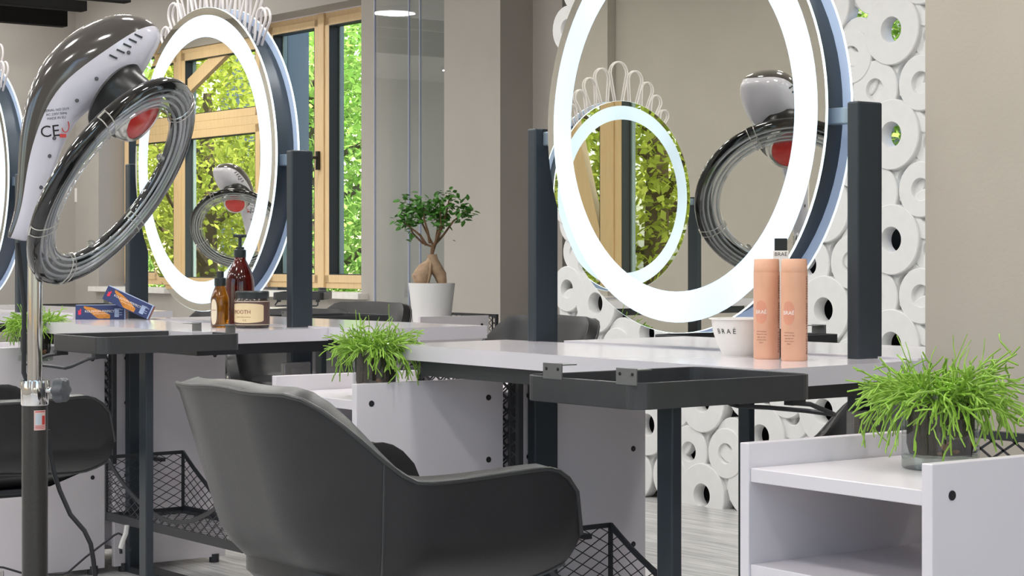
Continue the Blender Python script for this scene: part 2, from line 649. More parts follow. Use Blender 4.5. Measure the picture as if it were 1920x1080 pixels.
def window(name, T, x0, x1, z0, z1, mull=(), trans=(), rake=None, sash=0.055):
    """timber window in plane y=0 of T; every sash pane between members"""
    fr = MB(T)
    fw = 0.05
    fr.bx(x0, x0 + fw, -0.04, 0.04, z0, z1)
    fr.bx(x1 - fw, x1, -0.04, 0.04, z0, z1)
    fr.bx(x0, x1, -0.04, 0.04, z1 - fw, z1)
    fr.bx(x0, x1, -0.04, 0.04, z0, z0 + fw)
    for xm in mull:
        fr.bx(xm - 0.04, xm + 0.04, -0.06, 0.04, z0, z1)
    xs = [x0] + list(mull) + [x1]
    for t in trans:
        fr.bx(x0, x1, -0.05, 0.04, t - 0.04, t + 0.04)
    zs = [z0] + list(trans) + [z1]
    ga = MB(T)
    al = MB(T)
    pn = MB(T)
    for i in range(len(xs) - 1):
        for j in range(len(zs) - 1):
            a, b, c, d = xs[i] + 0.04, xs[i + 1] - 0.04, zs[j] + 0.04, zs[j + 1] - 0.04
            s = sash
            fr.bx(a, a + s, -0.05, 0.03, c, d)
            fr.bx(b - s, b, -0.05, 0.03, c, d)
            fr.bx(a, b, -0.05, 0.03, c, c + s)
            fr.bx(a, b, -0.05, 0.03, d - s, d)
            a, b, c, d = a + s, b - s, c + s, d - s
            g = 0.006
            for (p, q, r_, t_) in ((a, a + g, c, d), (b - g, b, c, d), (a, b, c, c + g), (a, b, d - g, d)):
                ga.bx(p, q, -0.048, 0.03, r_, t_)
            e = 0.022
            for (p, q, r_, t_) in ((a, a + e, c, d), (b - e, b, c, d)):
                al.bx(p, q, 0.03, 0.06, r_, t_)
            pn.add([(a, 0.02, c), (b, 0.02, c), (b, 0.02, d), (a, 0.02, d)], [(0, 1, 2, 3)])
    root = struct(fr.build(name, m_frame, bevel=0.004))
    ga.build('gasket', m_gasket, root)
    al.build('outer_profile', m_alu, root)
    pn.build('pane', m_pane, root)
    return root


w1 = window('window_1', T_B, -0.9, 0.655, WB, WT, mull=(-0.1,))
hd = MB(T_B)
hd.box((-0.085, -0.072, 1.68), (0.03, 0.02, 0.13))
hd.tube([(-0.085, -0.08, 1.70), (-0.085, -0.115, 1.70), (-0.06, -0.12, 1.69), (-0.02, -0.12, 1.62), (-0.015, -0.12, 1.52)], 0.011, 8)
hd.build('window_handle', m_dark, w1)
w2 = window('window_2', T_B, 1.74, 2.945, WB, WT, mull=(2.3,))
si = MB(T_B)
si.bx(-1.0, 0.72, T_B_in - 0.08, -0.04, WB - 0.06, WB - 0.02)
struct(si.build('trim_1', m_sill, bevel=0.004))
si = MB(T_B)
si.bx(1.68, 3.0, T_B_in - 0.08, -0.04, WB - 0.06, WB - 0.02)
struct(si.build('trim_2', m_sill, bevel=0.004))
jt = MB(T_B)
jt.bx(0.655, 0.668, T_B_in + 0.2, -0.03, WB, WT)
jt.bx(-0.9, 0.668, T_B_in + 0.2, -0.03, WT - 0.005, WT + 0.008)
struct(jt.build('trim_3', m_edge))

# left wall with three tall windows (seen in the mirrors): local x = -E1, y = outside (-E2)
T_L = local(WN, -E1, -E2)
wins = ((-7.2, -3.4), (4.62, 7.6))
wn = MB(T_L)
LZ0, LZ1 = 0.7, 3.0
edges = [-10.0] + [e for p in wins for e in p] + [14.0]
for i in range(0, len(edges), 2):
    wn.bx(edges[i], edges[i + 1], 0, 0.3, FZ, CEIL)
for (a, b) in wins:
    wn.bx(a, b, 0, 0.3, FZ, LZ0)
    wn.bx(a, b, 0, 0.3, LZ1, CEIL)
wn.bx(-0.34, 0.0, -0.12, 0, FZ, CEIL)      # pilaster
wn.bx(-2.6, -0.34, -0.05, 0, FZ, CEIL)
struct(wn.build('wall_left', m_wall))
T_Lw = local(WN - E2 * 0.07, -E1, -E2)
for i, (a, b) in enumerate(wins):
    wi = window('window_%d' % (i + 3), T_Lw, a, b, LZ0, LZ1, mull=((-5.52, -4.3), (6.17,))[i], trans=((), (2.25,))[i], sash=0.075)
    rk = MB(T_Lw)
    # raking brace board across the upper corner
    for (q0, q1) in (((-6.15, 2.45), (-5.62, 0.85)), ((6.1, 2.62), (5.3, 2.95)))[i:i + 1]:
        rk.bar((q0[0], 0.0, q0[1]), (q1[0], 0.0, q1[1]), 0.05, 0.13, up=(0, 0, 1))
    rk.build('brace', m_frame, wi)

# wall behind the camera and wall on the right
ws = MB(local(Vector((-1.13, -2.97, 0)), E2, E1))
for (q0, q1) in ((-1.5, 0.6), (2.6, 3.0), (5.0, 10)):
    ws.bx(q0, q1, 0, 0.2, FZ, CEIL)
for (q0, q1) in ((0.6, 2.6), (3.0, 5.0)):
    ws.bx(q0, q1, 0, 0.2, FZ, 0.6)
    ws.bx(q0, q1, 0, 0.2, 2.95, CEIL)
struct(ws.build('wall_front', m_wall))
for k_, (q0, q1) in enumerate(((0.6, 2.6), (3.0, 5.0))):  # two unseen windows added to let daylight into the room
    window('window_%d' % (k_ + 5), local(Vector((-1.13, -2.97, 0)) + E1 * 0.08, E2, E1), q0, q1, 0.6, 2.95, mull=((q0 + q1) / 2,))
RW = Vector((0.8427, 3.952, 0)) + E2 * 0.012
wr = MB(local(RW, E1, E2))
wr.bx(0, 0.62, 0, 0.3, FZ, CEIL)
struct(wr.build('wall_right', m_wall_r))

# wall piece carrying the glass partition, between back window and tube screen
PC = Vector((-0.0675, 11.04, 0))
wm = MB(local(PC, -E1, E2))
wm.bx(0, 0.55, 0, 0.5, FZ, CEIL)
wm.bx(0, 0.3, 0.3, 3.2, FZ, CEIL)
struct(wm.build('wall_middle', m_wall))
for (nm_, q) in (('wall_recess_back', (-1.85, 0.3, 3.2, 3.4)), ('wall_recess_light_stop', (-1.85, -1.7, -0.6, 3.2))):  # unseen side wall added to keep outside daylight off the middle wall
    wq = MB(local(PC, -E1, E2))
    wq.bx(*q, FZ, CEIL)
    struct(wq.build(nm_, m_wall))

# wall behind the tube screen with a window opening high on its right half
KS = 1.075                              # size of the screen relative to first estimate
SC = Vector((0.235, 8.63, 0)) * KS      # left end of the screen
wk = MB(local(SC + E2 * 0.10, E1, E2))
wk.bx(0.02, 1.0, 0, 0.12, FZ, CEIL)
wk.bx(1.0, 2.3, 0, 0.12, FZ, 1.16)
wk.bx(2.3, 9.2, 0, 0.12, FZ, CEIL)
wk.bx(1.0, 2.3, 0, 0.12, 2.9, CEIL)
struct(wk.build('wall_screen', mat('wall_shade_dark', (40, 42, 44), 0.8)))  # dark colour stands in for the shade behind the tubes

# ------------------------------------------------------------------ ceiling lamps and beams
DOWN = Matrix.Rotation(PI, 4, 'X')


def lamp_proto():
    t = thing('ceiling_lamp', 'round white ceiling lamp', 'ceiling lamp')
    a = MB()
    a.lathe([(0.205, 0), (0.205, -0.03), (0.185, -0.04), (0.175, -0.03)], 32)
    a.build('lamp_trim', m_lampf, t)
    b = MB()
    b.lathe([(0.001, -0.034), (0.178, -0.032)], 32)
    b.build('diffuser', m_lamp, t)
    ld = bpy.data.lights.new('lamp_light', 'AREA')
    ld.shape = 'DISK'
    ld.size = 0.36
    ld.energy = LAMP_POWER
    ld.color = (1.0, 0.985, 0.97)
    lo = bpy.data.objects.new('lamp_light', ld)
    C.objects.link(lo)
    lo.parent = t
    lo.location = (0, 0, -0.045)
    return t


lp0 = lamp_proto()
first = True
cap_pos = {}
for i in range(-4, 8):  # outermost rows added out of view to brighten panels and window frames
    for j in (-2.45, -2, -1, 0, 1, 2, 3):
        p = Vector((-1.2, 5.4, 0)) + E1 * (-1.9 * i + 0.5) + E2 * (1.75 * j)
        if j == -2.45 and i not in (4, 5, 6, -4):  # unseen extra row added to brighten the left wall's window frames
            continue
        # stay inside the room
        if (p - WN).dot(-E2) > -0.5 or (p - FW).dot(E2) > -0.8 or (p - Vector((-1.13, -2.97, 0))).dot(E1) > -0.5:
            continue
        if (p - K).dot(-E1) > 4.0 or abs((p - K).dot(-E1)) < 0.6 and (p - K).dot(-E2) < 1.6:
            continue
        if -0.5 < (p - RW).dot(E2) < 0.8 and -0.5 < (p - RW).dot(E1) < 1.1:
            continue
        if (p - SC).dot(E2) > -0.5 and (p - SC).dot(E1) > -0.6:
            continue
        if (p - PC).dot(E2) > -1.3 and (p - PC).dot(E1) > -1.8:
            continue
        p.z = CEIL
        lab = 'round white ceiling lamp, one of the grid in the salon ceiling'
        if first:
            lp0.location = p
            lp0['label'] = lab
            lp0['group'] = 'round lamps in the ceiling grid'
            first = False
        else:
            dup(lp0, p, 0, lab, 'round lamps in the ceiling grid')

for (u, vt, vb, Y, lab) in ((122, 20, 51, 14.9, 'lowest black ceiling beam, ending behind the dryer hood'),
                            (158, 3, 22, 14.0, 'middle black ceiling beam at the top left corner'),
                            (240, -14, 6, 13.5, 'black ceiling beam reaching furthest right at the top edge')):
    p = at(u, vb, Y)
    b = MB(local(p, -E2, E1))
    h = (vb - vt) / F * Y
    b.bx(0, 6.0, -0.05, 0.05, 0, h)
    tag(b.build('ceiling_beam', m_beam, bevel=0.004), lab, 'beam')

# ------------------------------------------------------------------ styling table (one station)
TT = 0.79


def make_table():
    t = thing('styling_table', 'white double styling table', 'table', M0, ROW)
    a = MB()
    a.prism([(-0.62, -0.389), (0.699, -0.45), (0.663, 0.03), (-0.655, -0.022)], TT - 0.037, TT)
    a.build('tabletop', [m_top], t, bevel=0.003)
    a = MB()
    a.prism([(-0.45, 0.0), (0.66, 0.03), (0.655, 0.46), (-0.46, 0.42)], TT - 0.034, TT + 0.004)
    a.build('tabletop', [m_top], t, bevel=0.003)
    for x in (-0.538, 0.538):
        p = MB()
        p.bx(x - 0.016, x + 0.016, -0.033, 0.042, FZ, 1.327)
        o = p.build('post', m_post, t, bevel=0.004)
        g = MB()
        sx = -1 if x > 0 else 1
        g.bx(x + sx * 0.0165 - 0.0008, x + sx * 0.0165 + 0.0008, -0.008, 0.02, 1.285, 1.326)
        g.build('slot', m_dark, o)
    fr = MB()
    for (x0, x1, y) in ((-0.53, 0.6, -0.36), (-0.4, 0.8, 0.36)):
        fr.bx(x0, min(x1, 0.62), y - 0.02, y + 0.02, TT - 0.073, TT - 0.036)
    for x in (-0.5, 0.57):
        fr.bx(x - 0.02, x + 0.02, -0.36, 0.36, TT - 0.073, TT - 0.036)
    fr.build('under_frame', m_black, t)
    # wire basket hung between the posts
    X0, X1, Y0, Y1, Z0, Z1 = -0.395, 0.515, -0.18, 0.108, 0.118, 0.33
    bk = MB()
    q = 0.008

    def sag(x):
        s = 2 * (x) / (X1 - X0) - 1
        return 0.045 + (Z1 - Z0 - 0.045) * abs(s) ** 1.9

    for y in (Y0, Y1):
        n = 24
        pts = [(X0 + (X1 - X0) * i / n, y, Z0 + sag((X1 - X0) * i / n)) for i in range(n + 1)]
        for i in range(n):
            bk.bar(pts[i], pts[i + 1], 0.006, 0.014)
        bk.bar((X0, y, Z0 + 0.014), (X1, y, Z0 + 0.014), 0.006, 0.028)
        for x in (X0, X1):
            bk.bar((x, y, Z0), (x, y, Z1), 0.008, 0.01, up=(1, 0, 0))
        expanded_mesh(bk, (X0, y, Z0 + 0.02), (1, 0, 0), (0, 0, 1), X1 - X0, lambda x: sag(x) - 0.02, 0.052, 0.030)
    for x in (X0, X1):
        bk.bar((x, Y0, Z1), (x, Y1, Z1), 0.006, 0.012)
        bk.bar((x, Y0, Z0 + 0.012), (x, Y1, Z0 + 0.012), 0.006, 0.024)
        expanded_mesh(bk, (x, Y0, Z0 + 0.02), (0, 1, 0), (0, 0, 1), Y1 - Y0, lambda v: Z1 - Z0 - 0.02, 0.056, 0.029)
    expanded_mesh(bk, (X0, Y0, Z0 + 0.012), (1, 0, 0), (0, 1, 0), X1 - X0, lambda v: Y1 - Y0, 0.052, 0.036, th=0.004)
    for x in (X0 + 0.02, X1 - 0.02):
        s = -1 if x < 0 else 1
        bk.bar((x, 0.02, Z1 - 0.02), (s * 0.53, 0.02, Z1 - 0.02), 0.02, 0.012)
    bk.build('wire_basket', m_black, t)
    # floor bar joining the posts
    fb = MB()
    fb.bx(-0.56, 0.56, -0.03, 0.04, FZ, FZ + 0.02)
    fb.build('floor_bar', m_black, t)
    # socket box on the right post
    sk = MB()
    sk.bx(0.5545, 0.575, -0.072, 0.022, 0.588, 0.686)
    o = sk.build('power_socket', m_steel, t, bevel=0.003)
    o['label'] = 'steel power socket'
    s2 = MB()
    s2.bx(0.575, 0.578, -0.050, 0.0, 0.604, 0.668)
    s2.build('socket_insert', m_steel, o, bevel=0.002)
    s3 = MB(Matrix.Translation((0.579, -0.025, 0.632)) @ Matrix.Rotation(R(90), 4, 'Y'))
    s3.lathe([(0.021, 0), (0.019, -0.004), (0.001, -0.004)], 20)
    s3.build('socket_hole', m_dark, o)
    return t


table = make_table()
table['label'] = 'white styling table carrying the peach bottles, in front of the white tube screen'
S3 = 2 * S + E1 * 0.22
tableL = dup(table, M0 + S, ROW, 'white styling table carrying the jar, brown bottles and hair dye boxes')
tableF = dup(table, M0 + S3, ROW, 'white styling table at the left edge behind the dryer pole')

# the far half of these tables reaches further right than that of the first
lg = MB()
lg.prism([(-0.45, 0.0), (0.90, 0.034), (0.87, 0.47), (-0.46, 0.42)], TT - 0.034, TT + 0.004)
lgo = lg.build('tabletop', [m_top])
for tb in (tableL, tableF):
    o_ = [x for x in bpy.data.objects if x.parent == tb and x.name.startswith('tabletop')]
    far = max(o_, key=lambda x: sum(v.co.y for v in x.data.vertices))
    far.data = lgo.data
bpy.data.objects.remove(lgo)

# the right table's neighbours in the second row, seen in the mirror
ROW2 = Vector((-5.6, 1.36, 0))
ROW2P = M0 + ROW2 + E1 * 0.25
tableM = dup(table, ROW2P, ROW + PI / 2, 'white styling table of the other row, seen only in the right round mirror')

# ------------------------------------------------------------------ ring mirror
MR = 0.477
AX = Matrix.Rotation(R(90), 4, 'X')       # lathe z -> -y


def make_mirror():
    t = thing('ring_mirror', 'round lit mirror', 'mirror', M0 + E2 * 0.006 + Vector((0, 0, 1.32)), ROW)
    t.scale = (0.98, 1, 1.034)
    for side in (1, -1):
        m = Matrix.Rotation(0 if side == 1 else PI, 4, 'Z') @ AX
        g = MB()
        # z grows towards the viewer side (-y)
        z0, z1 = 0.036, 0.043
        g.lathe([(0.0005, z1), (0.384, z1)], 96, m, 0)
        g.lathe([(0.453, z1), (MR - 0.001, z1)], 96, m, 0)
        g.lathe([(MR - 0.001, z1), (MR, z1 - 0.001), (MR, z0), (MR - 0.001, z0)], 96, m, 1)
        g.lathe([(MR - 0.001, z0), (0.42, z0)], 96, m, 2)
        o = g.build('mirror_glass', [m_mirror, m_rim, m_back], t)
        l = MB()
        l.lathe([(0.384, z1), (0.453, z1)], 96, m, 0)
        l.build('light_ring', m_ring, o)
    d = MB()
    d.lathe([(0.3, -0.036), (0.452, -0.036), (0.452, 0.036), (0.3, 0.036)], 72, AX)
    d.build('mirror_housing', m_drum, t, weld=True)
    for s in (-1, 1):
        p = MB()
        p.box((s * 0.49, 0, -0.018), (0.085, 0.03, 0.034))
        p.build('pivot_bracket', m_pivot, t, bevel=0.003)
    # wire crown of loops round the top of the housing
    for (deg, h, wd) in ((-40, 0.085, 0.058), (-31, 0.115, 0.072), (-22.2, 0.145, 0.08), (-12.4, 0.172, 0.098), (0, 0.20, 0.118),
                         (12.4, 0.172, 0.098), (22.2, 0.145, 0.08), (31, 0.115, 0.072), (40, 0.085, 0.058)):
        c = MB()
        a = R(deg)
        tilt = R(deg * 0.62)
        base = Vector((math.sin(a) * 0.452, 0, math.cos(a) * 0.452))
        up = Vector((math.sin(tilt), 0, math.cos(tilt)))
        sd_ = Vector((math.cos(tilt), 0, -math.sin(tilt)))
        L = h + 0.024
        r = wd / 2
        pts = [base - sd_ * (r * 0.35) - up * 0.012]
        for i in range(4):
            f = (i + 1) / 4
            pts.append(base - sd_ * (r * (0.35 + 0.65 * f)) + up * (L - r) * f)
        for i in range(1, 9):
            b = PI - PI * i / 9
            pts.append(base + up * (L - r) + sd_ * math.cos(b) * r + up * math.sin(b) * r)
        for i in range(4, -1, -1):
            f = i / 4
            pts.append(base + sd_ * (r * (0.35 + 0.65 * f)) + up * ((L - r) * f - (0.012 if i == 0 else 0)))
        for yo in (-0.006, 0.01):
            c.T = Matrix.Translation((0, yo, 0))
            c.tube(pts, 0.0042, 6)
        c.build('crown_loop', m_wire, t)
    return t


mir = make_mirror()
mir['label'] = 'large round lit mirror between two posts, its top cut off by the photo edge'
ZM = Vector((0, 0, 1.32))
dup(mir, M0 + S + E2 * 0.006 + ZM, ROW, 'round lit mirror with wire crown behind the amber bottles and jar')
dup(mir, M0 + S3 + E2 * 0.006 + ZM, ROW, 'round lit mirror cut by the left edge behind the hood dryer')
dup(mir, ROW2P - E1 * 0.006 + ZM, ROW + PI / 2, 'round lit mirror of the other row, seen inside the right mirror')


# ------------------------------------------------------------------ service trays on posts
def make_tray(bside, label, brackets=True):
    """tray 0.31 (x) by 0.43 (y), rim 44 mm; brackets on the bside edge (-1/+1 in y), towel rail opposite"""
    t = thing('service_tray', label, 'tray')
    W, D, H, zt, r = 0.312, 0.43, 0.046, TT, 0.03

    def rr(w, d, rad, n=6):
        pts = []
        for (cx, cy, a0) in ((w / 2 - rad, d / 2 - rad, 0), (-w / 2 + rad, d / 2 - rad, 90), (-w / 2 + rad, -d / 2 + rad, 180), (w / 2 - rad, -d / 2 + rad, 270)):
            for i in range(n + 1):
                a = R(a0 + 90 * i / n)
                pts.append((cx + rad * math.cos(a), cy + rad * math.sin(a)))
        return pts
    out = rr(W, D, r)
    inn = rr(W - 0.008, D - 0.008, r - 0.004)
    n = len(out)
    a = MB()
    vs = [(p[0], p[1], zt - H) for p in out] + [(p[0], p[1], zt) for p in out] + [(p[0], p[1], zt) for p in inn] + [(p[0], p[1], zt - H + 0.005) for p in inn]
    fs = []
    for i in range(n):
        j = (i + 1) % n
        for k in range(3):
            fs.append((k * n + i, k * n + j, (k + 1) * n + j, (k + 1) * n + i))
    fs.append(tuple(reversed(range(n))))
    fs.append(tuple(range(3 * n, 4 * n)))
    a.add(vs, fs)
    o = a.build('tray', m_tray, t, bevel=0.0015)
    p = MB()
    p.bx(-0.021, 0.021, -0.012, 0.012, FZ + 0.012, zt - H)
    p.build('post', m_post, t, bevel=0.003)
    p = MB()
    p.bx(-0.1, 0.1, -0.16, 0.16, FZ, FZ + 0.012)
    p.build('base_plate', m_black, t, bevel=0.002)
    ye = bside * (D / 2)
    for x in ((-0.07, 0.128) if bside < 0 else (-0.105, 0.09)):
        b = MB()
        b.bx(x - 0.026, x + 0.026, ye - 0.0012, ye + 0.0012, zt - 0.004, zt + 0.024)
        b.bx(x - 0.02, x + 0.026, ye - bside * 0.034, ye + 0.0012, zt + 0.0205, zt + 0.0225)
        k = b.build('hinge_bracket', m_bracket, t)
        k['label'] = 'grey steel bracket'
        h = MB(Matrix.Translation((x, ye + bside * 0.0014, zt + 0.012)) @ Matrix.Rotation(R(90), 4, 'X'))
        for xx in (-0.016, 0.016):
            h.lathe([(0.0005, 0.0006), (0.003, 0.0006), (0.003, -0.0006), (0.0005, -0.0006)], 10, Matrix.Translation((xx, 0.002, 0)))
        h.build('bolt_hole', m_dark, k)
    yr = -ye
    s = -bside
    rl = MB()
    zt2 = zt - H
    rl.tube([(0.12, yr - s * 0.02, zt2 - 0.008), (0.125, yr + s * 0.02, zt2 - 0.012), (0.13, yr + s * 0.07, zt2 - 0.03), (0.125, yr + s * 0.085, zt2 - 0.034),
             (0.05, yr + s * 0.088, zt2 - 0.032), (-0.05, yr + s * 0.088, zt2 - 0.032), (-0.125, yr + s * 0.085, zt2 - 0.034), (-0.13, yr + s * 0.07, zt2 - 0.03),
             (-0.125, yr + s * 0.02, zt2 - 0.012), (-0.12, yr - s * 0.02, zt2 - 0.008)], 0.0045, 8)
    for x in (-0.12, 0.12):
        rl.box((x, yr - s * 0.015, zt2 - 0.006), (0.022, 0.034, 0.012))
    rl.build('towel_rail', m_black, t)
    return t


def station(x, y, base=M0):
    return base + E1 * x + E2 * y


trR = make_tray(-1, 'black tray on a post in front of the peach bottles, brackets on its near edge')
trR.location = Vector((0.2847, 3.476, 0))
trR.rotation_euler = (0, 0, ROW)
trL = make_tray(1, 'black tray on a post beside the dryer pole, towel rail on its near edge')
trL.location = Vector((-1.018, 5.345, 0))
trL.rotation_euler = (0, 0, ROW)
# far side trays (turned round)
dup(trR, station(-0.53, 0.72), ROW + PI, 'black tray behind the right mirror and peach bottles')
dup(trL, station(-0.50, 0.735, M0 + S), ROW + PI, 'black tray above the middle grass plant, beyond the left table')
dup(trR, station(-0.5, 0.7, M0 + S3), ROW + PI, 'black tray behind the hair dye boxes, left of the bottles')
pf = atz(560, 547, TT)
dup(trL, Vector((-1.3, 11.95, 0)), ROW + R(50), 'black tray under the far window sill, beside the left mirror post')


# ------------------------------------------------------------------ cabinets
def make_cabinet(label):
    """open cabinet: x to the right, y depth (front at 0); right outer panel face at x=0"""
    t = thing('storage_cabinet', label, 'cabinet')
    W, D, zc, th = 0.413, 0.43, 0.70, 0.021
    for x in (-th / 2, -W + th / 2):
        p = MB()
        p.bx(x - th / 2, x + th / 2, 0, D, FZ + 0.02, zc)
        o = p.build('side_panel', m_white, t, bevel=0.0015)
        sgn = 1 if x > -0.1 else -1
        for (y, z) in ((0.042, 0.652), (D - 0.045, 0.652), (D - 0.045, 0.497), (0.042, 0.497), (D - 0.045, 0.245), (0.042, 0.245)):
            s = MB()
            m = Matrix.Translation((x + sgn * (th / 2), y, z)) @ Matrix.Rotation(R(90) * sgn, 4, 'Y')
            s.lathe([(0.0076, 0.0), (0.0072, 0.0014), (0.0005, 0.0017)], 16, m)
            s.build('screw_cap', m_screw, o)
    for z in (0.66, 0.504, 0.26, 0.02):
        p = MB()
        p.bx(-W + th, -th, 0.004, D - 0.002, z - 0.023, z)
        p.build('shelf', m_white, t, bevel=0.0015)
    b = MB()
    x0, x1, y, z0, z1 = -W + 0.0, 0.058, D + 0.008, 0.30, zc
    for (p, q) in (((x0, y, z0), (x0, y, z1)), ((x1, y, z0), (x1, y, z1))):
        b.bar(p, q, 0.014, 0.014, up=(1, 0, 0))
    for z in (z0, z1):
        b.bar((x0 - 0.007, y, z - 0.0), (x1 + 0.007, y, z - 0.0), 0.014, 0.014)
    expanded_mesh(b, (x0, y, z0), (1, 0, 0), (0, 0, 1), x1 - x0, lambda v: z1 - z0, 0.05, 0.03, th=0.004)
    b.bar((0.02, y, z0), (0.02, y, z1), 0.006, 0.006, up=(1, 0, 0))
    b.build('mesh_back', m_black, t)
    for (x, yy) in ((-0.03, 0.04), (-W + 0.03, 0.04), (-0.03, D - 0.04), (-W + 0.03, D - 0.04)):
        f = MB()
        f.lathe([(0.0005, 0), (0.018, 0), (0.018, 0.03), (0.0005, 0.03)], 14, Matrix.Translation((x + (0.02 if x > -.1 else -0.02), yy, FZ)))
        f.build('foot', m_black, t)
    return t


cabR = make_cabinet('white open cabinet in the right foreground carrying the largest grass plant')
cabR.location = (0.611, 2.791, 0)
cabR.rotation_euler = (0, 0, R(-54.5))
CABM = Vector((-0.370, 4.567, 0))
CR = R(-54.0)
dup(cabR, CABM, CR, 'white open cabinet behind the black chair, carrying the middle grass plant')
dup(cabR, CABM + S, CR, 'white cabinet left of the mesh basket, carrying the left grass plant')
# cabinets of the far side, back to back with the former
ax, ay = Vector((math.cos(CR), math.sin(CR), 0)), Vector((-math.sin(CR), math.cos(CR), 0))
off = ay * 0.895 - ax * 0.413
dup(cabR, CABM + off, CR + PI, 'white cabinet back to back behind the middle one, screw caps beside the tray post')
dup(cabR, CABM + S + off, CR + PI, 'white cabinet panel behind the left basket, beside the black chair back')
dup(cabR, Vector((-0.469, 9.82, 0)), CR, 'distant white cabinet carrying the bonsai pot')


# ------------------------------------------------------------------ salon chairs
def make_chair(label):
    t = thing('salon_chair', label, 'chair')
    hw, yb, yf, rc = 0.262, -0.25, 0.255, 0.175
    # plan path from the middle of the back round the right hand side to the arm front
    half = []
    Ls = []
    n1, n2, n3 = 6, 12, 14
    a1 = hw - rc
    L1, L2, L3 = a1, rc * PI / 2, yf - (yb + rc)
    for i in range(n1):
        s = L1 * i / n1
        half.append((s, yb, 0, -1))
        Ls.append(s)
    for i in range(n2):
        a = PI / 2 * i / n2
        half.append((a1 + rc * math.sin(a), yb + rc - rc * math.cos(a), math.sin(a), -math.cos(a)))
        Ls.append(L1 + L2 * i / n2)
    for i in range(n3 + 1):
        s = L3 * i / n3
        half.append((hw, yb + rc + s, 1, 0))
        Ls.append(L1 + L2 + s)
    LT = Ls[-1]

    def ss(a, b, x):
        x = min(max((x - a) / (b - a), 0), 1)
        return x * x * (3 - 2 * x)

    ZB = 0.415

    def ztop(l):
        z = 0.772 - 0.004 * (l / 0.1) ** 2 if l < 0.1 else 0.768
        z = z + (0.612 - z) * ss(0.155, 0.33, l) + 0.008 * ss(0.38, 0.62, l)
        q = max(0, (l - (LT - 0.105)) / 0.105)
        z -= 0.13 * (1 - math.sqrt(max(0, 1 - q * q)))
        return z

    def zbot(l):
        q = max(0, (l - (LT - 0.07)) / 0.07)
        return ZB - 0.015 * ss(0.3, 0.6, l) + 0.03 * q * q

    def lean(l):
        return 0.30 + (0.16 - 0.30) * ss(0.15, 0.5, l)

    def pt(l_i, sgn, f, ins=0.0):
        x, y, nx, ny = half[l_i]
        l = Ls[l_i]
        z0, z1 = zbot(l), ztop(l)
        z = z0 + (z1 - z0) * f
        h = z - ZB
        o = h * lean(l) - 0.06 * max(0, 1 - h / 0.10) ** 2 - ins
        fw = 0.0
        return Vector((sgn * (x + nx * o), y + ny * o - fw, z))

    order = [(i, -1) for i in range(len(half) - 1, 0, -1)] + [(i, 1) for i in range(len(half))]
    nv = 12
    sh = MB()
    vs = [pt(i, s, k / nv) for (i, s) in order for k in range(nv + 1)]
    m = len(order)
    fs = [(i * (nv + 1) + k, (i + 1) * (nv + 1) + k, (i + 1) * (nv + 1) + k + 1, i * (nv + 1) + k + 1) for i in range(m - 1) for k in range(nv)]
    sh.add(vs, fs, 0, True)
    o = sh.build('shell', m_leather, t)
    md = o.modifiers.new('solid', 'SOLIDIFY')
    md.thickness = 0.042
    md.offset = -1.0
    md.use_even_offset = True
    md2 = o.modifiers.new('bevel', 'BEVEL')
    md2.width = 0.012
    md2.segments = 3
    md2.limit_method = 'ANGLE'
    md2.angle_limit = R(50)
    pp = MB()
    pts = [pt(i, s, 1.0) + Vector((0, 0, 0.0)) for (i, s) in order]
    pp.tube(pts, 0.0042, 8)
    pts = [pt(i, s, 0.0) for (i, s) in order]
    pp.tube(pts, 0.003, 6)
    pp.build('piping', m_piping, t)
    for s in (-1, 1):
        sm_ = MB()
        i = n1 + n2 - 4
        for dl in (0,):
            sm_.tube([pt(i, s, k / 16, -0.0006) for k in range(17)], 0.0024, 6)
        sm_.build('seam', m_piping, t)
    # underside pan
    pan = MB()
    ring = [pt(i, s, 0.0, 0.004) for (i, s) in order]
    n = len(ring)
    low = [Vector((p.x * 0.55, (p.y - 0.02) * 0.55, ZB - 0.055)) for p in ring]
    pan.add(ring + low, [(i, i + 1, n + i + 1, n + i) for i in range(n - 1)] + [(n - 1, 0, n, 2 * n - 1)] + [tuple(range(n, 2 * n))], 0, True)
    pan.build('seat_pan', m_dark, t, weld=True)
    cu = MB()
    prof = []
    cx = 0.195
    poly = []
    for i in range(40):
        a = 2 * PI * i / 40
        c_, s_ = math.cos(a), math.sin(a)
        poly.append((math.copysign(abs(c_) ** 0.5, c_) * 0.2, 0.0 + math.copysign(abs(s_) ** 0.5, s_) * 0.235))
    rings = [(0.92, 0.40), (1.0, 0.42), (1.0, 0.475), (0.95, 0.495), (0.75, 0.502)]
    vs, fs = [], []
    for (k, z) in rings:
        vs += [(p[0] * k, p[1] * k, z) for p in poly]
    for q in range(len(rings) - 1):
        fs += [(q * 40 + i, q * 40 + (i + 1) % 40, (q + 1) * 40 + (i + 1) % 40, (q + 1) * 40 + i) for i in range(40)]
    fs.append(tuple(range(160, 200)))
    fs.append(tuple(reversed(range(40))))
    cu.add(vs, fs, 0, True)
    cu.build('seat_cushion', m_leather, t)
    br = MB()
    br.bx(-0.12, 0.12, -0.1, 0.1, 0.345, 0.36)
    br.bx(-0.03, 0.03, -0.16, 0.16, 0.325, 0.347)
    br.build('seat_bracket', m_black, t, bevel=0.003)
    co = MB()
    co.lathe([(0.026, 0.34), (0.026, 0.12), (0.04, 0.12), (0.04, FZ + 0.05), (0.0005, FZ + 0.05)], 24)
    co.build('column', m_chrome, t)
